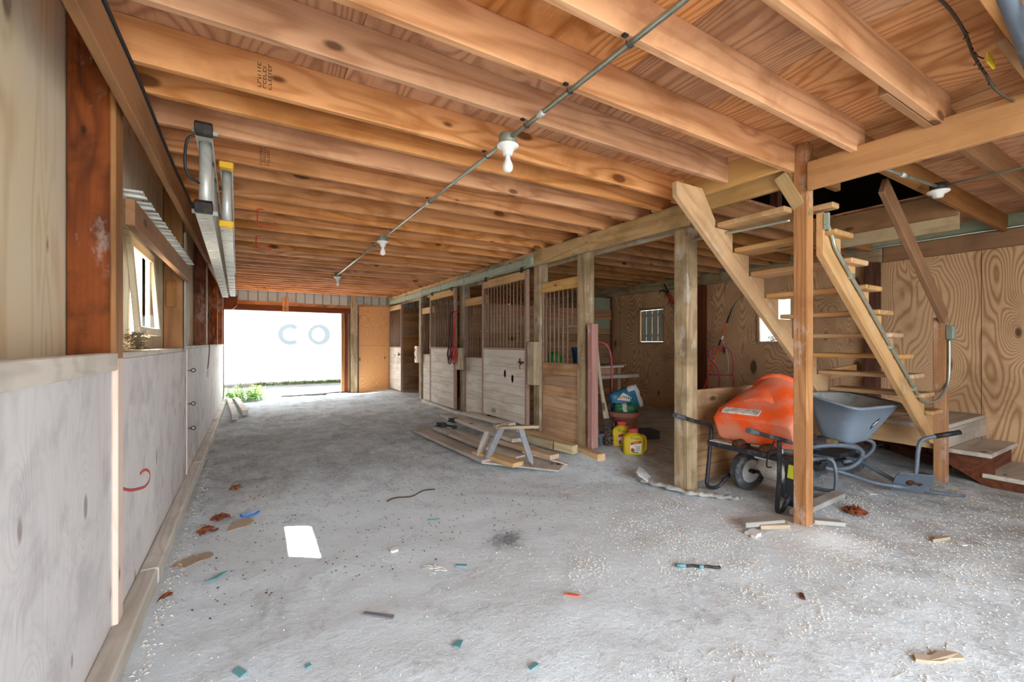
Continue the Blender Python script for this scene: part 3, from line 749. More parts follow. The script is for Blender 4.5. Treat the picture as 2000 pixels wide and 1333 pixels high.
# wooden door stops on the posts
for (y0, y1, z0, z1, lab) in ((4.70, 4.86, .75, 1.32, 'wood door stop block on the post beside the smudged stall door'), (7.08, 7.26, .83, 1.22, 'wood door stop block behind the hanging red rope'), (9.33, 9.50, .87, 1.24, 'pale door stop block on the post at the open stall gap')):
    o = vpost('door_stop', 3.155, 3.25, y0, y1, z0, z1, M['stall_post'] if y0 < 9 else M['batten'])
    tag(o, lab, 'door stop', 'wooden door stop blocks')
    if y0 > 9:
        b = MB(); b.tube(smooth_path([(3.15, 9.40, 1.18), (3.11, 9.40, 1.08), (3.15, 9.40, .95)]), .006, 6); b.done('wire_pull', M['iron'], o)

# sliding door track with brackets
tr = thing('door_track', 'green grey metal track for the sliding stall doors under the beam', 'track', (3.15, 7.8, 2.33))
for y0, y1 in ((4.74, 6.86), (6.87, 9.0), (9.01, 11.55)):
    b = MB(); b.prism([(3.135, 2.415), (3.178, 2.415), (3.178, 2.330), (3.165, 2.330), (3.165, 2.340), (3.148, 2.340), (3.148, 2.330), (3.135, 2.330)], y0, y1, lambda u, v, w: (u, w, v))
    b.done('rail', M['track'], tr)
for y in (4.78, 4.86, 5.9, 6.86, 7.9, 9.0, 10.1, 11.2):
    b = MB(); b.quadbox(3.128, 3.18, y-.02, y+.02, 2.32, 2.425); b.quadbox(3.172, 3.18, y-.025, y+.025, 2.42, 2.46); b.done('bracket', M['track'], tr)
for y in (5.0, 6.05, 7.4, 8.4):
    b = MB(); b.quadbox(3.15, 3.165, y-.03, y+.03, 2.26, 2.34); b.lathe([(0, 0), (.012, 0), (.012, .02), (0, .02)], (3.14, y, 2.30), (1, 0, 0), 10); b.done('trolley', M['iron'], tr)

# stall partitions and backs
def partition(y, x0, x1, z1, label, n=12):
    b = MB(); h = z1/n
    for i in range(n): b.quadbox(x0, x1, y-.02, y+.02, i*h+.002, (i+1)*h-.006)
    return tag(b.done('stall_partition', M['plank_brown'], mtx=Matrix.Identity(4)), label, 'partition', 'plank partitions between the stalls')
partition(7.19, 3.41, 6.85, 2.0, 'plank partition seen through the bars behind the smudged stall door')
partition(11.72, 3.30, 6.95, 2.3, 'plank lining on the end wall inside the open stall')
partition(9.43, 3.41, 6.85, 2.2, 'plank partition at the open stall gap')
b = MB(); b.quadbox(6.3, 6.84, 7.16, 7.165, 1.62, 2.30)
tag(b.done('metal_sheet', M['siding_green']), 'green grey metal panel above the planks in the far stall corner', 'panel')
tag(board('rail', (3.45, 7.15, 1.93), (6.85, 7.15, 1.93), .22, .04, M['joist']), 'orange brown rail board above the stall partition', 'board')
# ------------------------------------------------------------------ staircase
NX0, RUN, RISE, Z1T = 5.537, .232, .175, .685     # nose of the lowest open tread, going, rise, its height
SY0, SY1 = 1.40, 2.12
st = thing('staircase', 'open wooden staircase with cut stringers and a boxed landing', 'staircase', (5.6, 1.6, 0))
def strpoly(xtop):
    """outline of a cut stringer in x,z"""
    L = lambda x: 1.583-.753*(x-3.80)
    low = [(5.37, L(5.37)), (xtop, L(xtop))] if xtop > 3 else [(5.37, L(5.37)), (2.80, L(2.80))]
    return L
Lf = strpoly(3.2)
def stringer(y0, y1, xtop, ztop):
    top = []
    for k in range(10):
        nose = NX0-RUN*k; zt = Z1T+RISE*k-.040
        if nose-.10 < xtop+.05: break
        top += [(nose-.055, zt-RISE if k else .36), (nose-.055, zt)]
    lo = [(xtop, Lf(xtop))]
    last = top[-1]
    poly = [(NX0-.055, .36)]+top[1:]
    if xtop > 3: poly += [(3.394, last[1]), (3.394, ztop), (xtop, ztop), (xtop, Lf(xtop))]
    else: poly += [(last[0]-RUN, last[1]), (last[0]-RUN, last[1]+.06), (xtop+.30, ztop), (xtop, ztop), (xtop, ztop-.10)]
    poly += [(5.40, Lf(5.40))]
    out = [poly[0]]
    for q in poly[1:]:
        if (V(q)-V(out[-1])).length > 1e-4: out.append(q)
    b = MB(); mt = Matrix.Rotation(math.atan2(RISE, RUN), 4, 'Y')
    b.prism(out, y0, y1, lambda u, v, w: (u, w, v)); bmesh.ops.transform(b.b, matrix=mt.inverted(), verts=b.b.verts)
    return b.done('stringer', M['stair'], st, mtx=mt)
stringer(1.46, 1.50, 3.365, 2.20)
stringer(2.13, 2.17, 2.70, 2.50)
for k in range(10):
    n = NX0-RUN*k; z = Z1T+RISE*k
    if k == 9:      # notched round the square post
        b = MB(); b.prism([(n-.27, 1.615), (3.366, 1.615), (3.366, 1.40), (n+.012, 1.40), (n+.012, 2.125), (n-.27, 2.125)], z-.038, z, lambda u, v, w: (u, v, w)); b.done('tread', M['stair'], st, bevel=.006); continue
    board('tread', (n-.135, SY0+R.uniform(-.01, .01), z-.019), (n-.135, SY1+.01, z-.019), .038, .27, M['stair'], st, bevel=.007)
vpost('newel_post', 5.60, 5.69, 1.405, 1.495, -.06, 1.545, M['stair_post'], st)
board('handrail', (5.66, 1.43, 1.535), (4.13, 1.385, 2.505), .14, .04, M['girder'], st, up=(.5, 0, .85))
b = MB(); b.quadbox(5.66, 6.97, 1.43, 2.50, .47, .51); mt = Matrix.Rotation(0, 4, 'Z'); b.done('landing', M['pale_board'], st, bevel=.004)
board('fascia', (5.675, 1.49, .375), (5.675, 2.5, .375), .19, .038, M['stair'], st)
board('fascia', (5.70, 1.44, .375), (6.97, 1.44, .375), .19, .038, M['pale_board'], st)
vpost('landing_leg', 5.72, 5.81, 2.36, 2.45, -.03, .28, M['stair'], st)
for nm, x0, x1, y0, y1, z in (('step', 5.70, 6.62, 1.13, 1.44, .30), ('step', 5.76, 6.62, .86, 1.205, .105)):
    board(nm, (x0, (y0+y1)/2, z-.02), (x1, (y0+y1)/2, z-.02), .04, y1-y0, M['pale_board'], st, bevel=.006)
b = MB(); b.prism([(1.44, .26), (1.13, .26), (1.13, .065), (.88, .065), (.88, -.05), (1.12, -.05), (1.44, .14)], 5.78, 5.82, lambda u, v, w: (w, u, v)); b.done('step_side', M['dark_wood'], st)
b = MB(); b.quadbox(5.82, 6.6, 1.17, 1.19, .06, .265); b.quadbox(5.82, 6.6, .90, .92, -.05, .07); b.done('riser', M['dark_wood'], st)
tag(board('loose_board', (5.30, 2.40, .93), (6.4, 2.42, .98), .12, .03, M['stair']), 'pale board leaning behind the treads above the grey tub', 'board')
# daylight slot under the landing: gap board
tag(board('ground_timber', (6.2, 1.55, .05), (6.9, 2.4, .05), .1, .1, M['dark_wood']), 'dark timber on the ground under the landing', 'board')

# ------------------------------------------------------------------ conduits, lamps
cd = thing('ceiling_conduit', 'grey metal conduit running the length of the aisle ceiling', 'conduit', (1.27, 4, 2.45))
b = MB(); b.tube([(1.27, -2.3, 2.472), (1.27, 2.10, 2.472)], .0125, 10); b.done('pipe', M['galv'], cd)
b = MB(); b.tube([(1.27, 2.22, 2.472), (1.27, 4.87, 2.472)], .0115, 10); b.done('pipe', M['galv'], cd)
b = MB(); b.tube([(1.27, 4.97, 2.472), (1.28, 7.9, 2.472)], .0115, 10); b.done('pipe', M['galv'], cd)
for y in (1.24, 1.61, 1.98, 2.43, 3.44, 5.31, 6.4):
    b = MB(); b.tube(arc((1.27, y-.019, 2.474), .017, -3.3, .15, 10), .003, 5); b.quadbox(1.235, 1.256, y-.028, y-.010, 2.492, 2.4995); b.lathe([(0, 0), (.006, 0), (.005, .004), (0, .005)], (1.243, y-.019, 2.492), (0, 0, -1), 8); b.done('strap', M['iron'], cd)
for y in (1.80, 3.45, 6.3):
    b = MB(); b.lathe([(.0125, 0), (.017, .003), (.017, .05), (.0125, .053)], (1.27, y, 2.472), (0, 1, 0), 12); b.done('coupling', M['alu'], cd)

def bulb_lamp(x, y, label):
    L = thing('bulb_lamp', label, 'lamp', (x, y, 2.42), group='bare bulb lamps on the aisle conduit')
    b = MB(); b.lathe([(0, .055), (.050, .055), (.052, .05), (.052, .002), (.046, 0), (0, 0)], (x, y, 2.444), (0, 0, 1), 20); b.done('junction_box', M['box_grey'], L)
    b = MB(); b.lathe([(0, .016), (.060, .016), (.064, .010), (.060, .002), (.040, -.006), (.030, -.028), (.026, -.044), (.022, -.046), (0, -.046)], (x, y, 2.426), (0, 0, 1), 24); b.done('lamp_holder', M['ceramic'], L)
    b = MB(); b.lathe([(0, .0), (.013, .0), (.014, -.012), (.018, -.03), (.028, -.052), (.031, -.068), (.028, -.084), (.018, -.096), (0, -.101)], (x, y, 2.384), (0, 0, 1), 20); b.done('bulb', M['bulb'], L)
    return L
A = bulb_lamp(1.27, 2.16, 'large looking bare white bulb hanging closest on the conduit')
dup(A, Matrix.Translation((1.27, 4.92, 2.42)), 'middle bare bulb on the conduit, between the other two')
dup(A, Matrix.Translation((1.285, 7.95, 2.42)), 'smallest looking bare bulb at the far end of the conduit')

# side conduit over the landing bay, with an empty porcelain lamp holder
ce = thing('landing_conduit', 'grey conduit crossing the joists over the landing bay', 'conduit', (4.0, 1.15, 2.46))
b = MB(); b.tube([(3.32, 1.24, 2.47), (4.36, 1.15, 2.47)], .012, 10); b.done('pipe', M['galv'], ce)
b = MB(); b.tube([(4.42, 1.10, 2.475), (4.42, -.3, 2.475)], .009, 10); b.done('pipe', M['galv'], ce)
b = MB(); b.lathe([(.0, 0), (.017, 0), (.017, .05), (0, .05)], (3.86, 1.193, 2.47), (1, -.09, 0), 12); b.done('coupling', M['alu'], ce)
eh = thing('empty_lamp_holder', 'white porcelain lamp holder without bulb over the landing bay', 'lamp', (4.42, 1.15, 2.42))
b = MB(); b.lathe([(0, .05), (.05, .05), (.05, 0), (0, 0)], (4.42, 1.15, 2.445), (0, 0, 1), 20); b.done('junction_box', M['iron'], eh)
b = MB(); b.lathe([(0, .018), (.064, .018), (.068, .010), (.06, .0), (.036, -.008), (.028, -.034), (.0, -.036)], (4.42, 1.15, 2.427), (0, 0, 1), 24); b.done('lamp_holder', M['ceramic'], eh)

# conduit from the thick post to the square post, then down the stair side
sc = thing('stair_conduit', 'grey conduit running from the thick post down the stair side to the newel box', 'conduit', (4.4, 1.44, 1.2))
b = MB(); b.tube(smooth_path([(3.40, 2.44, 2.24), (3.33, 2.44, 2.205), (3.30, 2.33, 2.195), (3.295, 2.0, 2.185), (3.29, 1.63, 2.175)], 6), .011, 10); b.done('pipe', M['galv'], sc)
b = MB(); b.tube(smooth_path([(3.362, 1.44, 2.115), (3.40, 1.44, 2.10), (3.46, 1.44, 2.03), (3.55, 1.44, 1.925), (4.06, 1.44, 1.56), (4.98, 1.44, .885), (5.14, 1.435, .79), (5.28, 1.425, .765), (5.44, 1.41, .79), (5.56, 1.395, .87), (5.615, 1.388, .98), (5.625, 1.386, 1.15), (5.625, 1.386, 1.335)], 7), .012, 10); b.done('pipe', M['galv'], sc)
b = MB(); b.quadbox(5.592, 5.668, 1.355, 1.405, 1.335, 1.465); b.done('junction_box', M['box_grey'], sc, bevel=.006)
b = MB(); b.quadbox(5.598, 5.662, 1.349, 1.355, 1.345, 1.455); b.quadbox(5.615, 5.645, 1.395, 1.402, 1.465, 1.50); b.done('box_cover', M['track'], sc)
for x in (3.75, 4.45, 4.95):
    z = 1.56+(4.06-x)*.735; b = MB(); b.quadbox(x-.018, x+.018, 1.426, 1.459, z-.018, z+.018); b.done('strap', M['galv'], sc)
b = MB(); b.quadbox(3.362, 3.385, 1.425, 1.455, 2.08, 2.19); b.done('post_box', M['track'], sc)

# loose wires near the open front
b = MB(); b.tube(smooth_path([(2.2, .62, 2.675), (2.40, .60, 2.66), (2.62, .60, 2.64), (2.80, .61, 2.60), (2.95, .60, 2.55), (3.05, .585, 2.50), (3.3, .56, 2.50)]), .006, 6)
for i in range(14):
    c = V((2.62+i*.03, .60, 2.64-.008*i)); b.tube([c, c+V((R.uniform(-.02, .02), R.uniform(-.02, .02), -.02))], .003, 4)
tag(b.done('hanging_wire', M['wire']), 'brown twisted wire sagging under the loft boards near the yellow tag', 'wire')
b = MB(); b.quadbox(2.70, 2.80, .545, .551, 2.505, 2.545)
tag(b.done('yellow_tag', M['yellow_tag']), 'yellow paper tag stuck by the sagging brown wire', 'tag')
b = MB(); b.tube([(2.05, .40, 2.53), (2.75, .43, 2.44)], .026, 14); b.tube(smooth_path([(2.25, .36, 2.50), (2.4, .36, 2.45), (2.55, .38, 2.47), (2.7, .37, 2.42)]), .008, 6)
tag(b.done('pipe_bundle', M['slate']), 'grey pipe with wire hung between joists at the top corner', 'pipe')

# red hooks on two joists
for (y, lab) in ((4.55, 'red bent hook on a ceiling joist, the bigger looking one'), (5.69, 'red bent hook on a ceiling joist farther from the ladder foot')):
    b = MB(); b.tube(smooth_path([(.10, y-.045, 2.50), (.06, y-.045, 2.50), (.055, y-.045, 2.46), (.055, y-.045, 2.40), (.06, y-.045, 2.37), (.12, y-.045, 2.365), (.19, y-.045, 2.365), (.195, y-.045, 2.40)], 4), .006, 6)
    tag(b.done('joist_hook', M['red_hook']), lab, 'hook', 'red hooks on the joists')

# ------------------------------------------------------------------ aluminium extension ladder hung under the joists
ld = thing('extension_ladder', 'aluminium extension ladder hung on its edge under the joists', 'ladder', (-.2, 5, 1.97))
k = -.0217
def lad(xo, y0, y1, zt, zb, cap, dep):
    X = lambda y: xo+k*(y-2.7)
    for z, s in ((zt, -1), (zb, 1)):
        b = MB(); h = .028
        b.loft([[(X(y)-dep, y, z-s*.0), (X(y)+dep, y, z), (X(y)+dep, y, z+s*h), (X(y)+dep-.006, y, z+s*h), (X(y)+dep-.006, y, z+s*.005), (X(y)-dep+.006, y, z+s*.005), (X(y)-dep+.006, y, z+s*h), (X(y)-dep, y, z+s*h)] for y in (y0, y1)], smooth=False)
        for i in range(int((y1-y0)/.305)):
            y = y0+.16+i*.305
            b.lathe([(.030, 0), (.030, -.003*1), (.024, -.004), (0, -.004)] if z == zb else [(.03, 0), (.03, .003), (0, .003)], (X(y), y, z), (0, 0, 1), 14)
        b.done('side_rail', M['alu_dull'], ld)
    for i in range(int((y1-y0)/.305)):
        y = y0+.16+i*.305
        b = MB(); b.tube([(X(y), y, zb+.004), (X(y), y, zt-.004)], .030 if not cap else .026, 14); b.done('rung', M['alu'], ld)
    if cap:
        for z, s in ((zt, -1), (zb, 1)):
            b = MB(); b.quadbox(X(y0)-dep-.004, X(y0)+dep+.004, y0-.006, y0+.05, z-.006 if s > 0 else z-.032, z+.032 if s > 0 else z+.006); b.done('end_cap', M['yellow_cap'], ld, bevel=.005)
lad(-.205, 2.73, 7.55, 2.395, 1.965, False, .036)
lad(-.115, 3.12, 7.75, 2.385, 2.005, True, .033)
for z, s in ((2.40, -1), (1.965, 1)):
    b = MB(); b.prism([(0, -.035), (.05, -.03), (.075, .02), (.055, .05), (0, .055), (-.03, .02)], -.24, -.165, lambda u, v, w: (w, 2.68+u, z+s*.02+v*.7)); b.done('foot', M['iron'], ld, bevel=.004)
    b = MB(); b.lathe([(0, 0), (.012, 0), (.012, .11), (0, .11)], (-.255, 2.735, z+s*.01), (1, 0, 0), 10); b.done('foot_bolt', M['alu'], ld)
b = MB(); b.tube(smooth_path([(-.245, 2.735, 2.36), (-.275, 2.74, 2.33), (-.285, 2.75, 2.22), (-.27, 2.77, 2.16), (-.23, 2.80, 2.14)], 4), .007, 6); b.done('spur', M['black'], ld)
for y in (3.08, 5.36, 7.1):
    b = MB(); b.tube([(-.20, y-.03, 2.52), (-.20, y-.03, 2.40), (-.20, y-.03, 2.36)], .005, 6); b.done('hanger_wire', M['iron'], ld)

# ledge board with stored step ladder on the window wall
tag(board('ledge_board', (-.48, 2.64, 1.91), (-.48, 4.84, 1.91), .125, .038, M['girder']), 'brown board nailed across two posts above the small window', 'board')
sl = thing('step_ladder', 'folded pale grey step ladder lying on the board above the window', 'ladder', (-.52, 3.7, 1.97))
for x in (-.60, -.515):
    board('side_rail', (x, 2.66, 1.985), (x, 4.9, 1.985), .03, .02, M['alu_dull'], sl)
for i in range(11):
    y = 2.70+i*.205
    b = MB(); b.quadbox(-.60, -.435, y-.035, y+.012, 2.010, 2.022); b.quadbox(-.60, -.428, y+.005, y+.035, 1.996, 2.006); b.quadbox(-.60, -.435, y+.008, y+.012, 1.998, 2.020); b.done('tread', M['alu_dull'], sl, bevel=.002)

# strap with clip on the wall
ls = thing('lead_strap', 'dark red lead strap with metal clips hanging beside the dark wall post', 'strap', (-.45, 6.6, 1.2))
b = MB(); P = smooth_path([(-.44, 6.55, 1.58), (-.435, 6.55, 1.40), (-.44, 6.57, 1.15), (-.455, 6.60, .98)], 6)
b.loft([[(p.x-.004, p.y-.017, p.z), (p.x+.004, p.y-.017, p.z), (p.x+.004, p.y+.017, p.z), (p.x-.004, p.y+.017, p.z)] for p in P], smooth=False); b.done('webbing', M['dark_rope'], ls)
b = MB(); b.tube([(-.45, 6.55, 2.30), (-.44, 6.55, 1.72)], .003, 5); b.done('cord', M['wire'], ls)
b = MB(); b.tube(arc((-.44, 6.55, 1.66), .025, 0, 6.0, 10, 'yz'), .006, 6); b.tube(arc((-.44, 6.55, 1.605), .022, 0, 6.0, 10, 'yz'), .006, 6); b.quadbox(-.45, -.43, 6.535, 6.565, 1.62, 1.66); b.done('clip', M['iron'], ls)
b = MB(); b.tube(arc((-.457, 6.605, .95), .02, 0, 6.0, 10, 'yz'), .005, 6); b.tube([(-.457, 6.605, .93), (-.457, 6.61, .88)], .006, 6); b.done('clip', M['galv'], ls)

# ring bolts
for z, lab in ((1.04, 'topmost of three ring bolts on the kick panel'), (.72, 'middle of three ring bolts on the kick panel'), (.485, 'lowest of three ring bolts on the kick panel')):
    b = MB(); b.lathe([(0, 0), (.004, 0), (.004, .03), (0, .03)], (KX, 5.17, z), (1, 0, 0), 8); b.tube(arc((KX+.045, 5.17, z), .017, 0, 2*math.pi*.98, 16), .0042, 6, closed=False)
    tag(b.done('ring_bolt', M['iron']), lab, 'bolt', 'ring bolts on the kick panel')

# red and dark ropes on the stall post
for (dy, m, lab) in ((0, 'red_rope', 'red lead rope looped over the stall post'), (.11, 'dark_rope', 'dark brown lead rope beside the red one on the stall post')):
    y = 7.20+dy; x = 3.135-.4*dy
    b = MB(); b.tube(smooth_path([(3.245, y, 1.86), (3.15, y, 1.87), (x, y, 1.80), (x, y+.02, 1.55), (x, y+.07, 1.25), (x, y+.10, 1.02), (x, y+.05, .93), (x, y-.03, .96), (x, y-.05, 1.15), (x, y-.02, 1.5), (x, y+.01, 1.78)], 5), .010, 7)
    for j in range(3): b.tube(smooth_path([(x-.015, y+.02*j, 1.25), (x-.02, y+.06+.01*j, 1.12), (x-.02, y+.03*j, 1.0+.02*j), (x-.02, y-.05+.01*j, 1.10), (x-.015, y-.02, 1.24)], 4), .008, 6)
    tag(b.done('lead_rope', M[m]), lab, 'rope', 'lead ropes on the stall post')
# ------------------------------------------------------------------ orange tub on a two-wheeled frame
oc = thing('tub_cart', 'orange plastic tub tapering to a round mouth on a black two-wheeled frame', 'cart', (3.75, 2.05, 0))
ax = V((.56, .07, .25)).normalized(); hu = V((0, 1, 0)); hu = (hu-ax*hu.dot(ax)).normalized(); hv = ax.cross(hu)
if hv.z < 0: hv = -hv
def section(c, a, h, sq, n=40, sk=0.):
    """super-ellipse ring in the plane across the tub axis"""
    out = []
    for i in range(n):
        t = 2*math.pi*i/n; cx, sx = math.cos(t), math.sin(t)
        u = a*math.copysign(abs(cx)**(2/sq), cx); v = h*math.copysign(abs(sx)**(2/sq), sx)
        out.append(c+hu*u+hv*(v+sk*u))
    return out
C0 = V((3.485, 2.02, .575))
prof = [(0, .285, .105, 7), (.012, .305, .122, 7), (.13, .318, .150, 6), (.15, .305, .158, 5), (.20, .295, .170, 4), (.32, .262, .198, 3), (.46, .232, .205, 2.3), (.60, .212, .208, 2)]
b = MB(); b.loft([section(C0+ax*t, a, h, q, sk=.05*(1-t/.6)) for t, a, h, q in prof], capb=False)
ob = b.done('tub', M['orange'], oc)
b = MB(); e = C0+ax*.60
b.loft([section(e+ax*t, r, r*.98, 2) for t, r in ((-.02, .213), (-.01, .232), (.015, .236), (.035, .226), (.03, .208), (-.04, .202), (-.4, .21))], capa=False); b.done('mouth_rim', M['orange'], ob)
lc = C0+ax*.075+hv*.151+hu*.07
b = MB(); b.loft([[lc+hu*u+ax*w+hv*(h+.05*u*.8) for u, w in ((.16, -.035), (-.13, -.035), (-.13, .035), (.16, .035))] for h in (-.012, .004)], smooth=False); b.done('faded_label', M['label'], ob)
board('deck_bar', (3.50, 2.40, .428), (3.50, 1.68, .415), .045, .11, M['black'], oc)
b = MB(); b.quadbox(3.44, 3.52, 2.10, 2.37, .448, .456); b.done('deck_sticker', M['label'], oc)
for y in (2.12, 1.90):
    b = MB(); b.lathe([(0, 0), (.03, 0), (.03, .16), (0, .16)], (3.42, y, .475), (1, 0, 0), 14); b.lathe([(0, 0), (.014, 0), (.014, .03), (0, .03)], (3.395, y, .475), (1, 0, 0), 10)
    b.quadbox(3.44, 3.56, y-.045, y+.045, .44, .462); b.done('pivot_bracket', M['rust'], oc)
b = MB(); b.tube(smooth_path([(3.03, 2.40, .70), (3.25, 2.40, .638), (3.46, 2.40, .578), (3.505, 2.40, .54), (3.50, 2.40, .45), (3.455, 2.40, .15), (3.445, 2.40, .06), (3.49, 2.39, .022), (3.57, 2.37, .03), (3.66, 2.35, .10), (3.80, 2.33, .17)], 5), .0165, 10); b.done('handle_tube', M['black'], oc)
b = MB(); b.tube([(3.02, 2.40, .703), (3.14, 2.40, .669)], .021, 12); b.done('grip', M['rubber'], oc)
b = MB(); b.tube(smooth_path([(2.98, 1.75, .69), (3.18, 1.75, .637), (3.37, 1.75, .588), (3.60, 1.75, .527)], 5), .0165, 10); b.tube(smooth_path([(3.37, 1.75, .58), (3.39, 1.76, .30), (3.40, 1.78, .08), (3.42, 1.785, .028), (3.50, 1.79, .025), (3.60, 1.80, .09), (3.80, 1.80, .17)], 5), .0165, 10); b.done('handle_tube', M['black'], oc)
b = MB(); b.tube([(2.97, 1.75, .693), (3.08, 1.75, .664)], .021, 12); b.done('grip', M['rubber'], oc)
def wheel(nm, c, axis, r, w, parent, rim='rim'):
    q = [(r*.60, -w*.42), (r*.72, -w*.5), (r*.92, -w*.46), (r*.985, -w*.34)]
    for i in range(4):
        h = -w*.30+i*w*.2; q += [(r, h-w*.07), (r, h+w*.07), (r*.975, h+w*.09)]
    q += [(r*.985, w*.34), (r*.92, w*.46), (r*.72, w*.5), (r*.60, w*.42), (r*.60, -w*.42)]
    b = MB(); b.lathe(q, c, axis, 36); o = b.done(nm, M['rubber'], parent)
    b = MB(); b.lathe([(0, -w*.2), (r*.2, -w*.2), (r*.22, -w*.12), (r*.45, -w*.10), (r*.52, -w*.34), (r*.61, -w*.40), (r*.61, w*.40), (r*.52, w*.34), (r*.45, w*.1), (r*.22, w*.12), (r*.2, w*.2), (0, w*.2)], c, axis, 28); b.done('rim', M[rim], o)
    b = MB(); b.lathe([(0, -w*.75), (r*.09, -w*.75), (r*.09, w*.75), (0, w*.75)], c, axis, 12); b.done('hub', M['iron'], o)
wheel('wheel', (3.80, 2.24, .172), (.22, 1, .06), .172, .088, oc)
wheel('wheel', (3.84, 1.86, .172), (.22, 1, .06), .172, .088, oc)
b = MB(); b.tube([(3.80, 2.26, .172), (3.84, 1.84, .172)], .014, 10); b.done('axle', M['iron'], oc)
b = MB(); b.lathe([(0, -.17), (.07, -.165), (.095, -.12), (.10, .05), (.06, .10), (.045, .13), (0, .13)], (3.70, 1.96, .27), (.15, 1, 0), 22); b.quadbox(3.62, 3.80, 1.94, 2.08, .34, .42); b.done('motor_housing', M['alu_dull'], oc)
b = MB(); b.quadbox(3.60, 3.615, 1.66, 1.83, .03, .42); b.done('shield_plate', M['black'], oc, bevel=.004)
b = MB(); b.loft([[(3.585, 1.79, .37), (3.58, 1.72, .36), (3.575, 1.725, .25), (3.58, 1.80, .255)], [(3.588, 1.79, .37), (3.583, 1.72, .36), (3.578, 1.725, .25), (3.583, 1.80, .255)]], smooth=False); b.done('tag', M['lime_tag'], oc)
b = MB(); b.tube(smooth_path([(3.40, 1.80, .56), (3.42, 1.86, .42), (3.48, 1.90, .33), (3.60, 1.93, .30)], 5), .006, 6); b.tube(smooth_path([(3.56, 1.83, .50), (3.53, 1.81, .42), (3.56, 1.78, .36)], 5), .003, 5); b.done('hose', M['black_wire'], oc)
b = MB(); b.tube(smooth_path([(4.28, 2.06, .30), (4.30, 1.84, .30), (4.31, 1.78, .25), (4.31, 1.77, .08), (4.31, 1.81, .02), (4.30, 2.04, .02), (4.29, 2.09, .06), (4.28, 2.09, .25), (4.28, 2.06, .30)], 5), .015, 9)
b.tube([(3.60, 2.35, .40), (4.0, 2.2, .34), (4.28, 2.06, .30)], .015, 9); b.tube([(3.60, 1.80, .40), (4.0, 1.8, .34), (4.30, 1.84, .30)], .015, 9); b.done('front_loop', M['slate'], oc)

# ------------------------------------------------------------------ grey dump cart
dc = thing('dump_cart', 'grey plastic dump cart with tubular frame and pull handle under the stairs', 'cart', (4.8, 1.85, 0))
RIM = [V((4.46, 1.68, .725)), V((5.16, 1.58, .725)), V((5.20, 2.03, .79)), V((4.52, 2.14, .82))]
BOT = [V((4.62, 1.80, .385)), V((5.00, 1.76, .40)), V((5.05, 2.02, .44)), V((4.65, 2.07, .43))]
def rrect(q, f, k=5):
    """rounded quad through corner points q"""
    out = []
    for i in range(4):
        p, a, c = q[i], q[i-1], q[(i+1) % 4]
        A = p+(a-p).normalized()*f; C = p+(c-p).normalized()*f
        for j in range(k+1):
            t = j/k; out.append((A*(1-t)+p*t)*(1-t)+(p*(1-t)+C*t)*t)
    return out
def shrink(q, d, dz=0):
    c = sum(q, V())/4; return [p+(c-p).normalized()*d+V((0, 0, dz)) for p in q]
lerp = lambda t: [a*(1-t)+c*t for a, c in zip(BOT, RIM)]
b = MB(); b.loft([rrect(shrink(BOT, .06, -.012), .05)]+[rrect(lerp(t), .10) for t in (0, .08, .5, .98)]+[rrect(shrink(RIM, -.035, .0), .11), rrect(shrink(RIM, -.04, .012), .11), rrect(shrink(RIM, -.02, .022), .11), rrect(shrink(RIM, .015, .012), .10)], capb=False); tub = b.done('tub', M['grey_tub'], dc)
b = MB(); b.loft([rrect(shrink(RIM, .014, .011), .10), rrect(shrink(lerp(.5), .02), .10), rrect(shrink(lerp(.1), .02), .09), rrect(shrink(BOT, .07, .02), .05)], capa=False); b.done('tub_inside', M['tub_dust'], tub)
# oblong maker's mark: dark lozenge with light streaks
n = (RIM[1]-RIM[0]).normalized(); dn = (BOT[0]-RIM[0]).normalized(); fn = n.cross(dn).normalized()
if fn.y > 0: fn = -fn
cc = lerp(.52)[0]*.40+lerp(.52)[1]*.60+fn*.004
qn = lambda u, v: cc+n*u-dn*v
b = MB(); b.loft([[qn(*p)+fn*h for p in ((-.055, -.055), (.03, .005), (.055, .065), (-.03, .005))] for h in (-.01, .0015)], smooth=False); mk = b.done('maker_mark', M['black'], tub)
b = MB()
for u, v in ((-.02, -.012), (.0, .004), (.018, .02)): b.loft([[qn(u-.02, v-.006)+fn*h, qn(u+.018, v+.006)+fn*h, qn(u+.022, v+.016)+fn*h, qn(u-.01, v+.006)+fn*h] for h in (.001, .003)], smooth=False)
b.done('mark_lettering', M['lab_white'], mk)
fr = [(4.35, 2.05, .33), (4.45, 1.90, .38), (4.62, 1.78, .375), (4.72, 1.74, .33), (4.75, 1.76, .24), (4.68, 1.82, .165), (4.55, 1.90, .15)]
b = MB(); b.tube(smooth_path(fr, 6), .020, 10); b.tube(smooth_path([(4.85, 2.15, .36), (5.0, 1.95, .38), (5.10, 1.80, .36), (5.11, 1.80, .27), (5.02, 1.86, .19), (4.88, 1.95, .16)], 6), .018, 10); b.done('cradle_tube', M['slate'], dc)
b = MB(); b.tube(smooth_path([(4.48, 1.93, .17), (4.58, 1.80, .13), (4.66, 1.62, .085), (4.74, 1.50, .075), (4.83, 1.44, .06)], 6), .018, 10); b.tube(smooth_path([(4.95, 1.95, .19), (4.94, 1.82, .18), (4.91, 1.64, .11), (4.86, 1.47, .065)], 6), .018, 10); b.done('tow_tube', M['slate'], dc)
hp = V((4.86, 1.44, .065)); wx = V((.62, -.78, 0)); wu = V((-.22, -.35, .91)).normalized()
pl = lambda u, v, w=0: hp+wx*u+wu*v+wx.cross(wu).normalized()*w
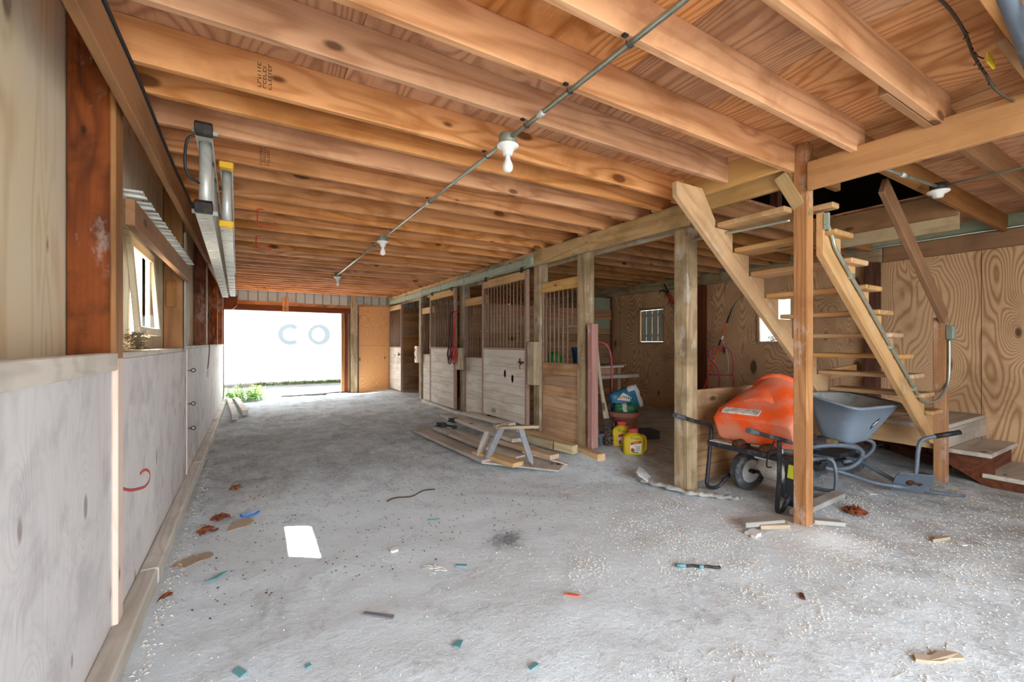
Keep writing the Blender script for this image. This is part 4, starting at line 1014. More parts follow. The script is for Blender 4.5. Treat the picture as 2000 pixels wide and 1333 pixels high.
b = MB(); b.loft([[pl(u, v, w+.045*max(0, v-.12)*8) for u, v in ((-.13, -.05), (.13, -.05), (.135, .10), (.12, .15), (-.12, .15), (-.135, .10))] for w in (-.004, .004)], smooth=False); hpl = b.done('hitch_plate', M['slate'], dc, bevel=.002)
b = MB(); b.lathe([(0, 0), (.03, 0), (.022, .012), (0, .012)], pl(-.02, .05, .004), wx.cross(wu), 10); b.tube([pl(-.03, .05, .012), pl(.06, .045, .012)], .009, 7); b.tube([pl(-.01, .07, .012), pl(.05, .03, .012)], .006, 6); b.done('pivot_bolts', M['rust'], hpl)
b = MB(); b.tube(smooth_path([pl(.0, .10), (4.86, 1.40, .25), (4.90, 1.40, .40), (4.93, 1.38, .475), (5.00, 1.30, .515), (5.09, 1.20, .55)], 6), .0165, 10); b.done('pull_bar', M['slate'], dc)
b = MB(); b.tube([(4.985, 1.315, .51), (5.10, 1.19, .555)], .021, 12); b.done('grip', M['black'], dc)
b = MB(); b.tube([pl(.10, -.03), pl(.10, -.03)+V((.20, -.20, -.02))], .013, 9); b.done('pin', M['slate'], dc)
wheel('wheel', (4.70, 2.10, .16), (.55, .83, .0), .16, .07, dc, 'iron')
wheel('wheel', (5.08, 1.98, .16), (.55, .83, .0), .155, .07, dc, 'iron')
b = MB(); b.tube([(4.66, 2.04, .16), (5.08, 1.98, .16)], .012, 8); b.quadbox(4.6, 4.9, 1.86, 2.06, .25, .29); b.tube([(4.5, 2.1, .30), (4.9, 1.9, .27), (5.35, 1.8, .30)], .006, 6); b.done('undercarriage', M['black'], dc)

# ------------------------------------------------------------------ things by the stall post
def jug(name, c, rz, label):
    j = thing(name, label, 'jug', c, rz, 'yellow plastic jugs')
    m = WM[j.name]
    def ring(z, w, d, f=.45, ox=0):
        out = []
        for i in range(28):
            t = 2*math.pi*i/28; cx, sx = math.cos(t), math.sin(t)
            out.append(m @ V((ox+w*math.copysign(abs(cx)**f, cx), d*math.copysign(abs(sx)**f, sx), z)))
        return out
    b = MB(); b.loft([ring(0, .085, .055), ring(.006, .105, .072), ring(.02, .112, .078), ring(.18, .112, .078), ring(.205, .104, .074), ring(.228, .075, .062, .6), ring(.236, .052, .052, 1), ring(.25, .05, .05, 1)]); bd = b.done('body', M['jug_yellow'], j)
    b = MB(); b.tube([m @ V(p) for p in smooth_path([(.085, 0, .215), (.125, 0, .19), (.136, 0, .12), (.125, 0, .05), (.10, 0, .035)], 5)], .015, 8); b.done('handle', M['jug_yellow'], bd)
    b = MB(); b.lathe([(0, .04), (.050, .04), (.054, .035), (.054, 0), (0, 0)], m @ V((0, 0, .248)), (0, 0, 1), 24); b.done('cap', M['jug_cap'], j)
    # label on the -y face
    y = -.0795
    def patch(nm, poly, mat, par, lift):
        b = MB(); b.loft([[m @ V((u, y-h, v)) for u, v in poly] for h in (-.003, lift)], smooth=False); return b.done(nm, mat, par)
    L = patch('label', [(-.04, .03), (.075, .03), (.08, .15), (-.035, .15), (-.04, .11)], M['lab_white'], bd, .0005)
    patch('label_band', [(-.038, .115), (.078, .14), (.078, .168), (-.034, .145)], M['lab_red'], L, .001)
    patch('label_band', [(-.01, .127), (.05, .140), (.05, .155), (-.01, .142)], M['lab_orange'], L, .0015)
    patch('label_flower', [(-.03, .04), (.0, .035), (.008, .07), (-.018, .085), (-.036, .07)], M['lab_red'], L, .001)
    patch('label_leaf', [(-.02, .032), (.06, .032), (.03, .045), (-.01, .04)], M['lab_green'], L, .0012)
    for q in range(3): patch('label_print', [(.015, .06+.018*q), (.065, .06+.018*q), (.065, .066+.018*q), (.015, .066+.018*q)], M['slate'], L, .001)
    # brand word in block strokes
    cu = bpy.data.curves.new('word', 'FONT'); cu.body = 'Preen'; cu.size = .046; cu.extrude = .0008; cu.align_x = 'CENTER'
    tmp = bpy.data.objects.new('tmp', cu); COL.objects.link(tmp)
    dg = bpy.context.evaluated_depsgraph_get(); me = bpy.data.meshes.new_from_object(tmp.evaluated_get(dg)); bpy.data.objects.remove(tmp)
    me.materials.clear(); me.materials.append(M['lab_green'])
    link('word', me, m @ Matrix.Translation((.018, y-.0012, .176)) @ Matrix.Rotation(math.pi/2, 4, 'X'), bd)
    return j
jug('jug', (3.70, 3.50, gz(3.70, 3.50)), -.72, 'yellow jug with red cap in front, its label facing out')
jug('jug', (3.775, 3.75, gz(3.775, 3.75)), -.85, 'second yellow jug half hidden behind the front one')

pt = thing('planter', 'pinkish plastic planter tub holding garden bags', 'planter', (4.08, 4.02, gz(4.08, 4.02)))
b = MB(); b.lathe([(0, 0), (.125, 0), (.13, .01), (.172, .30), (.19, .305), (.195, .315), (.195, .36), (.185, .368), (.172, .36), (.165, .30), (.125, .03), (0, .03)], (4.08, 4.02, gz(4.08, 4.02)), None, 32); b.done('pot', M['terracotta'], pt)
zb = gz(4.08, 4.02)+.33
def pillow(name, c, ux, uy, un, w, h, d, mats, parent=None, n=14, bend=0., seed=1, split=None):
    """soft sealed bag: two puffed sheets"""
    b = MB(); rr = random.Random(seed); F = {}
    for s in (0, 1):
        for i in range(n+1):
            for j in range(n+1):
                u, v = i/n*2-1, j/n*2-1
                e = max(0, (1-u*u))*max(0, (1-v*v))
                pf = (e**.35)*d*(1 if s else -1)
                k = V(c)+V(ux)*(u*w)+V(uy)*(v*h*(1-.08*u*u))+V(un)*(pf+bend*u*u)+V((noise.noise(V((u*2.2, v*2.2, seed))), noise.noise(V((u*2.2, v*2.2, seed+9))), noise.noise(V((u*3, v*3, seed+5)))))*.022
                if (i in (0, n) or j in (0, n)) and s: F[(1, i, j)] = F[(0, i, j)]; continue
                F[(s, i, j)] = b.b.verts.new(k)
    for s in (0, 1):
        for i in range(n):
            for j in range(n):
                q = [F[(s, i, j)], F[(s, i+1, j)], F[(s, i+1, j+1)], F[(s, i, j+1)]]
                try:
                    f = b.b.faces.new(q if s else q[::-1]); f.smooth = True; f.material_index = split(i/n, j/n) if split else 0
                except ValueError: pass
    return b.done(name, mats, parent)
bg = pillow('garden_bag', (4.12, 4.02, zb+.17), (.74, -.32, .30), (-.25, .22, .95), (-.52, -.85, 0), .235, .16, .06, [M['bag_blue'], M['bag_white']], seed=3, split=lambda u, v: 1 if u > .84 or (u > .6 and v > .75) else 0)
tag(bg, 'blue and white garden bag slumped over the planter rim', 'bag')
dx = V((.74, -.32, .30)).normalized(); dz = V((-.25, .22, .95)).normalized(); dn2 = V((-.52, -.85, 0)).normalized()
gc = V((4.10, 4.0, zb+.19))+dn2*.062
b = MB(); b.loft([[gc+dx*u+dz*v+dn2*h for u, v in ((-.13, .05), (-.02, .10), (.06, .0), (.02, -.03))] for h in (-.03, .006)], smooth=False); pa = b.done('printed_patch', M['lab_white'], bg)
b = MB()
for q in range(6): b.loft([[gc+dx*(-.05+u+q*.02)+dz*(v+.045-q*.014)+dn2*h for u, v in ((0, 0), (.009, -.005), (.017, .024), (.009, .03))] for h in (.005, .008)], smooth=False)
b.done('lettering', M['black'], pa)
b = MB(); b.loft([[gc+dx*u+dz*v+dn2*h for u, v in ((-.10, .06), (-.07, .075), (-.055, .03))] for h in (.004, .008)], smooth=False); b.done('orange_mark', M['lab_orange'], pa)
tag(pillow('garden_bag', (4.03, 3.95, zb+.06), (.80, -.6, 0), (0, 0, 1), (-.52, -.85, 0), .14, .09, .045, [M['bag_green'], M['bag_white']], seed=8, split=lambda u, v: 1 if .35 < u < .55 and v > .4 else 0), 'green and white bag stuffed in the planter below the blue bag', 'bag')
tb = thing('battery_tray', 'low dark grey plastic box on the ground beside the planter', 'box', (4.50, 4.05, gz(4.5, 4.05)), -.35)
m = WM[tb.name]
b = MB(); b.quadbox(-.15, .15, -.12, .12, 0, .085, mat=m); b.quadbox(-.155, .155, -.125, .125, .085, .105, mat=m); b.done('body', M['black_plastic'], tb, bevel=.006)
b = MB()
for i in range(5): b.quadbox(-.13, .13, -.10+i*.045, -.08+i*.045, .105, .112, mat=m)
b.done('lid_ribs', M['black_plastic'], tb)

# post hole digger leaning on the post
dg_ = thing('post_hole_digger', 'post hole digger with two pale handles and muddy blades', 'digger', (3.66, 3.80, 0))
board('handle', (3.635, 3.86, .24), (3.52, 3.93, 1.36), .04, .04, M['handle_wood'], dg_, bevel=.012)
board('handle', (3.68, 3.84, .24), (3.575, 3.98, 1.05), .04, .04, M['handle_wood'], dg_, bevel=.012)
b = MB()
for s, c in ((0, (3.635, 3.84)), (1, (3.685, 3.85))):
    b.loft([[(c[0]+(.055*math.cos(a))*(1-.0*z), c[1]+.035*math.sin(a)*(1 if s else -1), gz(3.68, 3.75)+.01+z) for a in [math.pi*k/8 for k in range(9)]+[math.pi*(8-k)/8 for k in range(9)]] for z in (0, .12, .26, .31)], smooth=True)
b.done('blade', M['mud'], dg_)
mt = thing('mud_clods', 'crumbly dried mud caked around the post hole digger blades', 'mud', (3.68, 3.74, 0)); mt['kind'] = 'stuff'
b = MB(); r5 = random.Random(5)
for i in range(170):
    a = r5.uniform(0, 6.28); z = abs(r5.gauss(.10, .10)); rr = .075*(1-z*1.6)+.01
    c = V((3.66+rr*math.cos(a), 3.83+rr*.7*math.sin(a), gz(3.68, 3.73)+min(z, .30))); s = r5.uniform(.008, .02)
    vs = [b.b.verts.new(c+V(d)*s*r5.uniform(.7, 1.3)) for d in ((1, 0, 0), (-1, 0, 0), (0, 1, 0), (0, -1, 0), (0, 0, 1), (0, 0, -1))]
    for f in ((0, 2, 4), (2, 1, 4), (1, 3, 4), (3, 0, 4), (2, 0, 5), (1, 2, 5), (3, 1, 5), (0, 3, 5)): b.b.faces.new([vs[k] for k in f])
b.done('clods', M['mud'], mt)
# grey blue steel bar with foot leaning next to it
fk = thing('steel_bar', 'blue grey steel bar with a cross foot leaning between the red board and the digger', 'bar', (3.56, 3.86, 0))
board('shaft', (3.53, 3.86, .03), (3.45, 3.97, .82), .06, .02, M['slate'], fk, up=(1, 0, 0))
b = MB(); b.quadbox(3.47, 3.58, 3.84, 3.865, .20, .235); b.prism([(3.50, .20), (3.56, .20), (3.545, .0), (3.53, .0)], 3.845, 3.86, lambda u, v, w: (u, w, v)); b.done('cross_foot', M['slate'], fk)
b = MB(); b.lathe([(0, 0), (.02, .004), (.028, .02), (.02, .036), (0, .04)], (3.45, 3.94, .78), (0, -1, 0), 14); b.done('knob', M['alu'], fk)
# faded red board on the sill
tag(vpost('red_board', 3.215, 3.305, 3.64, 3.72, .14, 1.515, M['maroon_board']), 'faded red timber standing upright against the dark footed post', 'board')

# hand trucks
def hand_truck(c, rz, h, w, label, lean=.10):
    t = thing('hand_truck', label, 'hand truck', c, rz, 'faded red hand trucks'); m = WM[t.name]
    T = lambda p: m @ V((p[0], p[1]+lean*p[2], p[2]))
    for s in (-1, 1):
        b = MB(); b.tube([T(p) for p in smooth_path([(s*w*.5, 0, .06), (s*w*.5, 0, h*.45), (s*w*.5, 0, h*.82), (s*w*.36, 0, h*.96), (s*w*.12, 0, h)], 6)], .013, 9); b.done('side_tube', M['pink_steel'], t)
        b = MB(); b.tube([T(p) for p in smooth_path([(s*w*.12, 0, h), (-s*w*.05, 0, h), (0, -.02, h*.93)], 4)], .012, 8); b.done('top_tube', M['pink_steel'], t)
    b = MB(); b.tube([T(p) for p in smooth_path([(-w*.42, -.01, h*.93), (-w*.40, -.01, h*.85), (-w*.12, -.01, h*.72), (-w*.06, 0, h*.55), (-w*.06, 0, .2)], 6)], .012, 8); b.done('brace_tube', M['pink_steel'], t)
    for z in (.2, h*.45, h*.64):
        b = MB(); b.tube([T((-w*.5, 0, z)), T((w*.5, 0, z))], .011, 8); b.done('cross_bar', M['pink_steel'], t)
    b = MB(); b.loft([[m @ V(p) for p in ((-w*.55, 0, .02+q), (w*.55, 0, .02+q), (w*.5, -.2, .02+q), (-w*.5, -.2, .02+q))] for q in (0, .008)], smooth=False); b.done('toe_plate', M['pink_steel'], t)
    for s in (-1, 1):
        b = MB(); b.lathe([(0, -.03), (.05, -.03), (.11, -.025), (.125, -.012), (.125, .012), (.11, .025), (.05, .03), (0, .03)], m @ V((s*w*.62, .09, .125)), m.to_3x3() @ V((1, 0, 0)), 22); b.done('wheel', M['rubber'], t)
hand_truck((4.04, 4.45, gz(4.04, 4.45)), -.6, 1.24, .38, 'faded red hand truck standing behind the post hole digger')
hand_truck((6.35, 4.18, 0), -.95, 1.25, .36, 'pink red hand truck standing by the orange pole saw', .06)
# pole saw
ps = thing('pole_saw', 'orange telescoping pole saw with curved black blade leaning on the plywood wall', 'pole saw', (6.2, 4.5, 0))
b = MB(); b.tube([(6.20, 4.58, .02), (6.55, 4.33, 1.30)], .014, 9); b.done('pole', M['saw_orange'], ps)
b = MB(); b.tube([(6.55, 4.33, 1.30), (6.67, 4.245, 1.74)], .011, 9); b.done('inner_pole', M['saw_orange'], ps)
for p, q, mm in (((6.535, 4.34, 1.25), (6.565, 4.32, 1.36), 'black'), ((6.57, 4.315, 1.36), (6.59, 4.30, 1.42), 'label'), ((6.64, 4.265, 1.63), (6.67, 4.245, 1.74), 'black')):
    b = MB(); b.tube([p, q], .017, 9); b.done('clamp', M[mm], ps)
P = smooth_path([(6.67, 4.245, 1.72), (6.69, 4.21, 1.86), (6.73, 4.13, 2.0), (6.79, 4.0, 2.11)], 6)
b = MB(); b.loft([[p+V((-.008, 0, 0)), p+V((0, .024, -.03*(1-i/len(P)*.6))), p+V((.004, 0, 0)), p+V((0, -.024, .03*(1-i/len(P)*.6)))] for i, p in enumerate(P)]); b.done('blade', M['black'], ps)
b = MB(); b.tube(smooth_path([(6.60, 4.31, 1.34), (6.64, 4.25, 1.1), (6.64, 4.24, .80), (6.62, 4.26, .76)], 5), .004, 5); b.done('cord', M['paper'], ps)
# pruner and sticks hanging by the shuttered window
lp = thing('pole_pruner', 'dark pole pruner with red head hanging beside the shuttered window', 'pruner', (6.9, 5.6, 1.2))
b = MB(); b.tube([(6.93, 5.56, 2.22), (6.94, 5.20, 1.0)], .012, 8); b.done('pole', M['handle_wood'], lp)
b = MB(); b.tube([(6.92, 5.66, 2.30), (6.92, 5.60, 2.18), (6.93, 5.55, 2.05)], .022, 8); b.done('head', M['red_rope'], lp)
b = MB(); b.tube(smooth_path([(6.9, 5.62, 2.26), (6.88, 5.66, 2.36), (6.88, 5.72, 2.46)], 4), [.02]*4+[.016]*4+[.008], 8); b.tube(smooth_path([(6.9, 5.66, 2.28), (6.88, 5.76, 2.33), (6.88, 5.84, 2.30)], 4), [.018]*4+[.014]*4+[.006], 8); b.done('jaws', M['black'], lp)
tag(board('thin_stick', (6.94, 5.86, 2.02), (6.94, 5.42, 1.30), .014, .012, M['handle_wood']), 'thin stick leaning on the wall beside the shuttered window', 'stick')

# bench with bucket inside the open stall
bn = thing('plank_bench', 'rough plank bench behind the faded red hand truck', 'bench', (4.6, 5.0, 0))
board('top_plank', (3.75, 4.98, .94), (5.0, 5.05, .94), .03, .25, M['pale_board'], bn)
board('lower_plank', (3.70, 4.86, .80), (5.15, 4.80, .80), .05, .10, M['pale_board'], bn)
board('apron', (3.8, 5.02, .87), (4.95, 5.06, .87), .11, .03, M['plank_brown'], bn)
for x in (3.85, 4.9): vpost('leg', x, x+.06, 4.95, 5.05, 0, .92, M['plank_brown'], bn)
bk = thing('bucket', 'dark blue bucket standing on the plank bench', 'bucket', (4.22, 5.02, .955))
b = MB(); b.lathe([(0, 0), (.11, 0), (.145, .27), (.155, .27), (.155, .285), (.14, .285), (.107, .012), (0, .012)], (4.22, 5.02, .955), None, 26); b.done('body', M['bucket_blue'], bk)
b = MB(); b.lathe([(0, -.11)]+[(.11*math.cos(a), .11*math.sin(a)) for a in [(-1.4+.2*i) for i in range(15)]]+[(0, .11)], (3.98, 5.36, 1.065), None, 20)
tag(b.done('ball', M['ball_green']), 'bright green ball seen through the stall bars', 'ball')
tag(board('shelf', (3.6, 5.42, .94), (5.4, 5.42, .94), .03, .34, M['plank_brown']), 'plank shelf inside the stall carrying the green ball', 'shelf')

# windows of the right-hand wall
def window_frame(n, y0, y1, z0, z1, mat):
    w = thing(f'window_{n}', None, None, (XW1, (y0+y1)/2, z0)); w['kind'] = 'structure'
    for nm, p0, p1, up in (('frame', (XW1-.004, y0-.02, z0-.04), (XW1-.004, y0-.02, z1+.04), (0, 1, 0)), ('frame', (XW1-.004, y1+.02, z0-.04), (XW1-.004, y1+.02, z1+.04), (0, 1, 0)), ('frame', (XW1-.004, y0-.02, z1+.02), (XW1-.004, y1+.02, z1+.02), (0, 0, 1)), ('sill', (XW1-.01, y0-.02, z0-.02), (XW1-.01, y1+.02, z0-.02), (0, 0, 1))):
        board(nm, p0, p1, .045, .04, mat, w, up=up)
    return w
w2 = window_frame(2, 3.46, 3.93, 1.33, 1.98, M['rear_ply'])
b = MB(); b.quadbox(XW1+.012, XW1+.016, 3.46, 3.93, 1.33, 1.98); b.done('pane', M['frosted'], w2)
w3 = window_frame(3, 5.82, 6.42, 1.33, 1.98, M['plank_brown'])
sh = thing('window_shutter', 'weathered pale shutter boards closing the dim window', 'shutter', (XW1+.01, 6.12, 1.33))
for i in range(4):
    b = MB(); b.quadbox(XW1+.004, XW1+.016, 5.825+i*.148, 5.825+i*.148+.142, 1.335, 1.975); b.done('board', M['dirty_white'], sh)
for z in (1.43, 1.84):
    b = MB(); b.quadbox(XW1-.004, XW1+.006, 5.87, 6.36, z, z+.05); b.done('cross_batten', M['dirty_white'], sh)
b = MB(); r5 = random.Random(9)
for i in range(120):
    a = r5.uniform(0, 6.28); c = V((6.965+r5.uniform(-.02, .02), 3.72+.09*math.cos(a)*r5.random(), 1.335+r5.uniform(0, .07)))
    b.tube([c, c+V((r5.uniform(-.015, .015), r5.uniform(-.06, .06), r5.uniform(-.01, .03)))], .002, 4)
tag(b.done('bird_nest', M['nest']), 'dark bird nest on the sill of the bright window behind the stairs', 'nest')
tag(board('hanging_hook', (6.94, 1.05, 2.34), (6.94, 1.05, 2.02), .03, .012, M['iron'], up=(0, 1, 0)), 'iron strap hook hanging from the brown ledger board', 'hook')
# ------------------------------------------------------------------ lumber pile and trestle in the aisle
G = 'planks of the lumber pile'
tag(board('plywood_offcut', (2.35, 3.78, .035), (2.95, 4.25, .035), .018, .85, M['pale_board'], up=(0, 0, 1)), 'grey plywood offcut lying flat under the lumber pile', 'panel')
for p0, p1, w, t, mat, lab in (
        ((2.10, 6.15, .045), (2.19, 4.10, .055), .035, .19, 'pale_board', 'long grey plank along the outer edge of the lumber pile'),
        ((2.20, 4.42, .075), (2.335, 3.76, .07), .045, .15, 'fresh_board', 'short plank with fresh orange end below the trestle'),
        ((2.66, 6.50, .15), (2.67, 4.30, .16), .045, .17, 'pale_board', 'broad grey plank lying on top of the lumber pile'),
        ((2.60, 4.75, .10), (2.72, 3.66, .10), .05, .13, 'fresh_board', 'plank with orange edge under the slim trestle leg'),
        ((2.35, 6.08, .06), (2.40, 4.55, .06), .04, .12, 'pale_board', 'thin grey plank under the black clamp'),
        ((2.52, 5.95, .055), (2.49, 4.60, .06), .05, .09, 'pale_board', 'narrow grey plank between the two broad ones'),
        ((2.40, 5.05, .05), (2.55, 4.05, .05), .035, .13, 'pale_board', 'weathered plank sticking out beneath the trestle'),
        ((2.93, 6.42, .13), (3.07, 5.10, .14), .045, .13, 'pale_board', 'whitish plank closest to the smudged stall door'),
        ((2.90, 4.40, .11), (2.96, 3.98, .11), .09, .09, 'treated', 'yellowish square block in the lumber pile'),
        ((2.95, 3.94, .11), (3.01, 3.68, .11), .09, .09, 'treated', 'greenish square block at the end of the lumber pile')):
    zz = gz((p0[0]+p1[0])/2, (p0[1]+p1[1])/2)*.55
    tag(board('lumber_plank', V(p0)+V((0, 0, zz)), V(p1)+V((0, 0, zz)), w, t, M[mat]), lab, 'plank', G)
tag(board('white_lath', (2.60, 4.10, .085), (2.74, 3.48, .075), .012, .02, M['batten']), 'thin white lath lying across the plywood offcut', 'lath')
tr = thing('trestle_bracket', 'grey A-shaped trestle bracket standing on the lumber pile', 'trestle', (2.35, 3.95, .03))
board('leg', (2.185, 4.16, .05), (2.27, 3.98, .42), .075, .03, M['trestle_grey'], tr, up=(1, 0, .2))
b = MB(); m_, L_ = frame_along((2.47, 3.70, .05), (2.41, 3.85, .43), (1, 0, 0)); b.prism([(-L_/2, 0), (-L_/2+.07, -.03), (L_/2, -.03), (L_/2, .03), (-L_/2+.07, .03)], -.012, .012, lambda u, v, w: (u, w, v)); b.done('leg', M['trestle_grey'], tr, mtx=m_, bevel=.003)
board('leg', (2.17, 4.32, .05), (2.22, 4.20, .34), .08, .035, M['pale_board'], tr, up=(1, 0, .2))
board('top_bar', (2.22, 3.96, .42), (2.58, 3.75, .43), .03, .06, M['stall_post'], tr)
b = MB(); b.quadbox(2.20, 2.28, 3.97, 4.05, .40, .45); b.done('joint_block', M['stall_post'], tr, bevel=.004)
for c, lab in (((2.33, 5.78, .12), 'black bar clamp lying on the thin grey plank'), ((2.60, 5.98, .13), 'second black clamp nearer to the broad top plank')):
    b = MB(); x, y, z = c; z += .03
    b.quadbox(x-.05, x+.04, y-.05, y+.05, z-.035, z+.03); b.tube([(x, y, z), (x+.09, y-.22, z-.005)], .014, 8); b.quadbox(x+.05, x+.11, y-.26, y-.21, z-.03, z+.02); b.lathe([(0, 0), (.03, 0), (.03, .05), (0, .05)], (x-.06, y, z), (-1, 0, 0.3), 10)
    tag(b.done('clamp', M['black'], bevel=.003), lab, 'clamp', 'black clamps on the lumber pile')

# offcuts and weeds by the far doorway
tag(board('timber_offcut', (-.38, 10.9, .10), (-.22, 8.65, .06), .09, .09, M['ledge']), 'longer timber lying on the ground in front of the weeds', 'timber')
tag(board('timber_offcut', (-.25, 11.0, .09), (-.08, 9.1, .06), .09, .10, M['ledge']), 'shorter timber lying beside the longer one by the weeds', 'timber')
def leafy(name, n, box, hmax, mat, label, seed, ls=.05):
    b = MB(); r = random.Random(seed)
    for i in range(n):
        x, y = r.uniform(box[0], box[1]), r.uniform(box[2], box[3]); h = r.uniform(.25, 1)*hmax
        top = V((x+r.uniform(-.08, .08), y+r.uniform(-.08, .08), .04+h)); b.tube([(x, y, .02), ((x+top.x)/2, (y+top.y)/2+.01, .04+h*.5), top], .003, 4, mi=0)
        for k in range(7):
            t = .3+.1*k; p = V((x, y, .02))*(1-t)+top*t; a = r.uniform(0, 6.28); l = r.uniform(.6, 1.4)*ls
            d = V((math.cos(a), math.sin(a), r.uniform(-.1, .7))).normalized(); s = d.cross(V((0, 0, 1))).normalized()*l*.34
            vs = [b.b.verts.new(q) for q in (p, p+d*l*.5+s, p+d*l+V((0, 0, -.01)), p+d*l*.5-s)]
            b.b.faces.new(vs)
    return tag(b.done(name, mat), label, 'weeds', kind='stuff')
leafy('weeds', 130, (-.48, .30, 11.0, 11.9), .30, M['weed'], 'bright green weeds growing at the bright doorway corner', 4, .07)
b = MB(); r5 = random.Random(12)
for i in range(9): b.tube(smooth_path([(-.25+.03*i, 11.5, .03), (-.25+.035*i, 11.5, .3), (-.23+.04*i+r5.uniform(-.05, .05), 11.5, .45+r5.uniform(0, .15))], 3), .004, 4)
tag(b.done('dry_stalks', M['weed_dry']), 'dry weed stalks standing over the green weeds', 'stalks', kind='stuff')

# ------------------------------------------------------------------ outside the far doorway
trl = thing('white_trailer', 'white trailer with faint grey letters outside the bright doorway', 'trailer', (1.5, 16.2, 0))
b = MB(); b.quadbox(-4.5, 7.5, 15.2, 17.6, .38, 3.6); b.done('body', M['trailer'], trl, bevel=.03)
b = MB(); b.quadbox(-4.4, 7.4, 15.3, 17.5, .28, .38); b.done('underframe', M['trailer_dark'], trl)
def ring_letter(cx, cz, r, a0, a1, w, bold=None):
    b = MB(); n = 30; sec = []
    for i in range(n+1):
        a = a0+(a1-a0)*i/n; ww = w*(1.0 if not bold else 1+.5*max(0, math.cos(a)))
        c, s = math.cos(a), math.sin(a)
        sec.append([(cx+(r-ww)*c, 15.195, cz+(r-ww)*s), (cx+r*c, 15.195, cz+r*s), (cx+r*c, 15.203, cz+r*s), (cx+(r-ww)*c, 15.203, cz+(r-ww)*s)])
    b.loft(sec, smooth=False); b.done('letter', M['letter'], trl)
ring_letter(1.06, 1.58, .33, .85, 5.4, .13); ring_letter(1.90, 1.58, .33, 0, 6.28, .11, True)
for x in (-3.4, 6.4):
    b = MB(); b.lathe([(0, -.1), (.2, -.1), (.36, -.09), (.38, -.05), (.38, .05), (.36, .09), (.2, .1), (0, .1)], (x, 15.6, .33), (0, 1, 0), 24); b.done('wheel', M['rubber'], trl)
leafy('grass_strip', 330, (.1, 3.2, 14.9, 15.15), .14, M['grass_dark'], 'strip of grass growing along the foot of the white trailer', 21, .06)

# ------------------------------------------------------------------ bits on the floor
def flat_bit(name, c, pts, mat, label, cat, h=.006, group=None, curl=0.):
    b = MB(); x0, y0 = c
    bot = [(x0+u, y0+v, gz(x0+u, y0+v)+.002+curl*abs(u)) for u, v in pts]; top = [(x, y, z+h) for x, y, z in bot]
    b.loft([bot, top], smooth=False); return tag(b.done(name, M[mat]), label, cat, group)
def rect(l, w, a):
    c, s = math.cos(a), math.sin(a); return [(c*u-s*v, s*u+c*v) for u, v in ((-l/2, -w/2), (l/2, -w/2), (l/2, w/2), (-l/2, w/2))]
def blob(r, seed, ex=1., a=0., n=11):
    q = random.Random(seed); c, s = math.cos(a), math.sin(a); out = []
    for i in range(n):
        t = 6.283*i/n; rr = r*q.uniform(.6, 1.15); u, v = rr*ex*math.cos(t), rr*math.sin(t); out.append((c*u-s*v, s*u+c*v))
    return out
flat_bit('wood_strip', (.525, 2.11), rect(.155, .022, -.75), 'grey_stick', 'dark grey wood strip lying alone on the pale floor', 'strip', .008)
flat_bit('plastic_scrap', (-.16, 2.93), [(-.05, -.05), (.0, -.025), (.055, .045), (.01, .03)], 'teal', 'long pointed teal plastic scrap close to the kerb', 'scrap', group='teal scraps')
flat_bit('plastic_scrap', (-.037, 2.035), rect(.055, .028, -1.0), 'teal', 'largest teal rectangle scrap at the bottom of the floor', 'scrap', group='teal scraps')
flat_bit('plastic_scrap', (.20, 1.93), rect(.022, .018, .3), 'teal', 'tiny teal square scrap right of the teal rectangle', 'scrap', group='teal scraps')
flat_bit('plastic_scrap', (1.07, 2.36), rect(.06, .018, -.5), 'teal', 'slim teal scrap beside the white string tangle', 'scrap', group='teal scraps')
flat_bit('plastic_scrap', (.77, 1.735), blob(.022, 3, 1.4, .8), 'teal', 'ragged teal scrap in the pale floor centre', 'scrap', group='teal scraps')
flat_bit('plastic_scrap', (.98, 1.46), rect(.04, .02, .1), 'teal', 'teal scrap nearest to the camera on the pale floor', 'scrap', group='teal scraps')
flat_bit('plastic_scrap', (1.17, 3.08), rect(.09, .012, -.4), 'teal', 'thin teal strip out in the middle of the aisle', 'scrap', group='teal scraps')
flat_bit('orange_chip', (1.43, 1.77), [(-.035, .02), (-.01, .018), (.035, -.03), (.01, -.028), (-.02, -.002)], 'orange_bit', 'orange red chip on the pale floor', 'chip')
flat_bit('wood_chip', (2.446, 1.155), rect(.055, .018, .6), 'dark_wood', 'small dark brown wood chip standing out on the pale floor', 'chip', .01)
flat_bit('plastic_wrapper', (-.007, 3.89), blob(.045, 6, 1.5, .1), 'blue_bit', 'crumpled blue wrapper beside the brown leaves', 'wrapper', .015)
flat_bit('paper_scrap', (-.06, 3.72), blob(.075, 8, 1.5, .7), 'leaf_tan', 'flattened tan paper scrap beside the blue wrapper', 'paper')
flat_bit('paper_scrap', (4.66, 1.66), rect(.12, .06, .9), 'paper', 'white card lying by the grey cart wheels', 'card', .004)
flat_bit('paper_scrap', (3.99, .93), blob(.032, 4, 1.3, .2), 'paper', 'torn white paper bit on the speckled floor', 'paper')
flat_bit('paper_scrap', (.775, 2.72), blob(.026, 14, 1.2, .2), 'lab_white', 'pale pinkish crumpled bit in mid floor', 'paper', .012)
flat_bit('tan_patch', (-.29, 3.25), blob(.09, 16, 1.5, .6), 'leaf_tan', 'flat tan cardboard patch near the kerb', 'cardboard', .003)
flat_bit('bark_piece', (2.46, .63), [(-.11, .05), (-.08, .065), (-.02, .025), (.05, .02), (.10, -.03), (.08, -.05), (.03, -.02), (-.03, -.01), (-.08, .02)], 'leaf_tan', 'forked pale tan bark piece near the open front', 'bark', .012)
flat_bit('bark_piece', (3.95, 1.0), [(-.09, .03), (.0, .04), (.08, .01), (.07, -.015), (-.02, .005)], 'leaf_tan', 'curled tan bark strip near the torn paper bit', 'bark', .02)
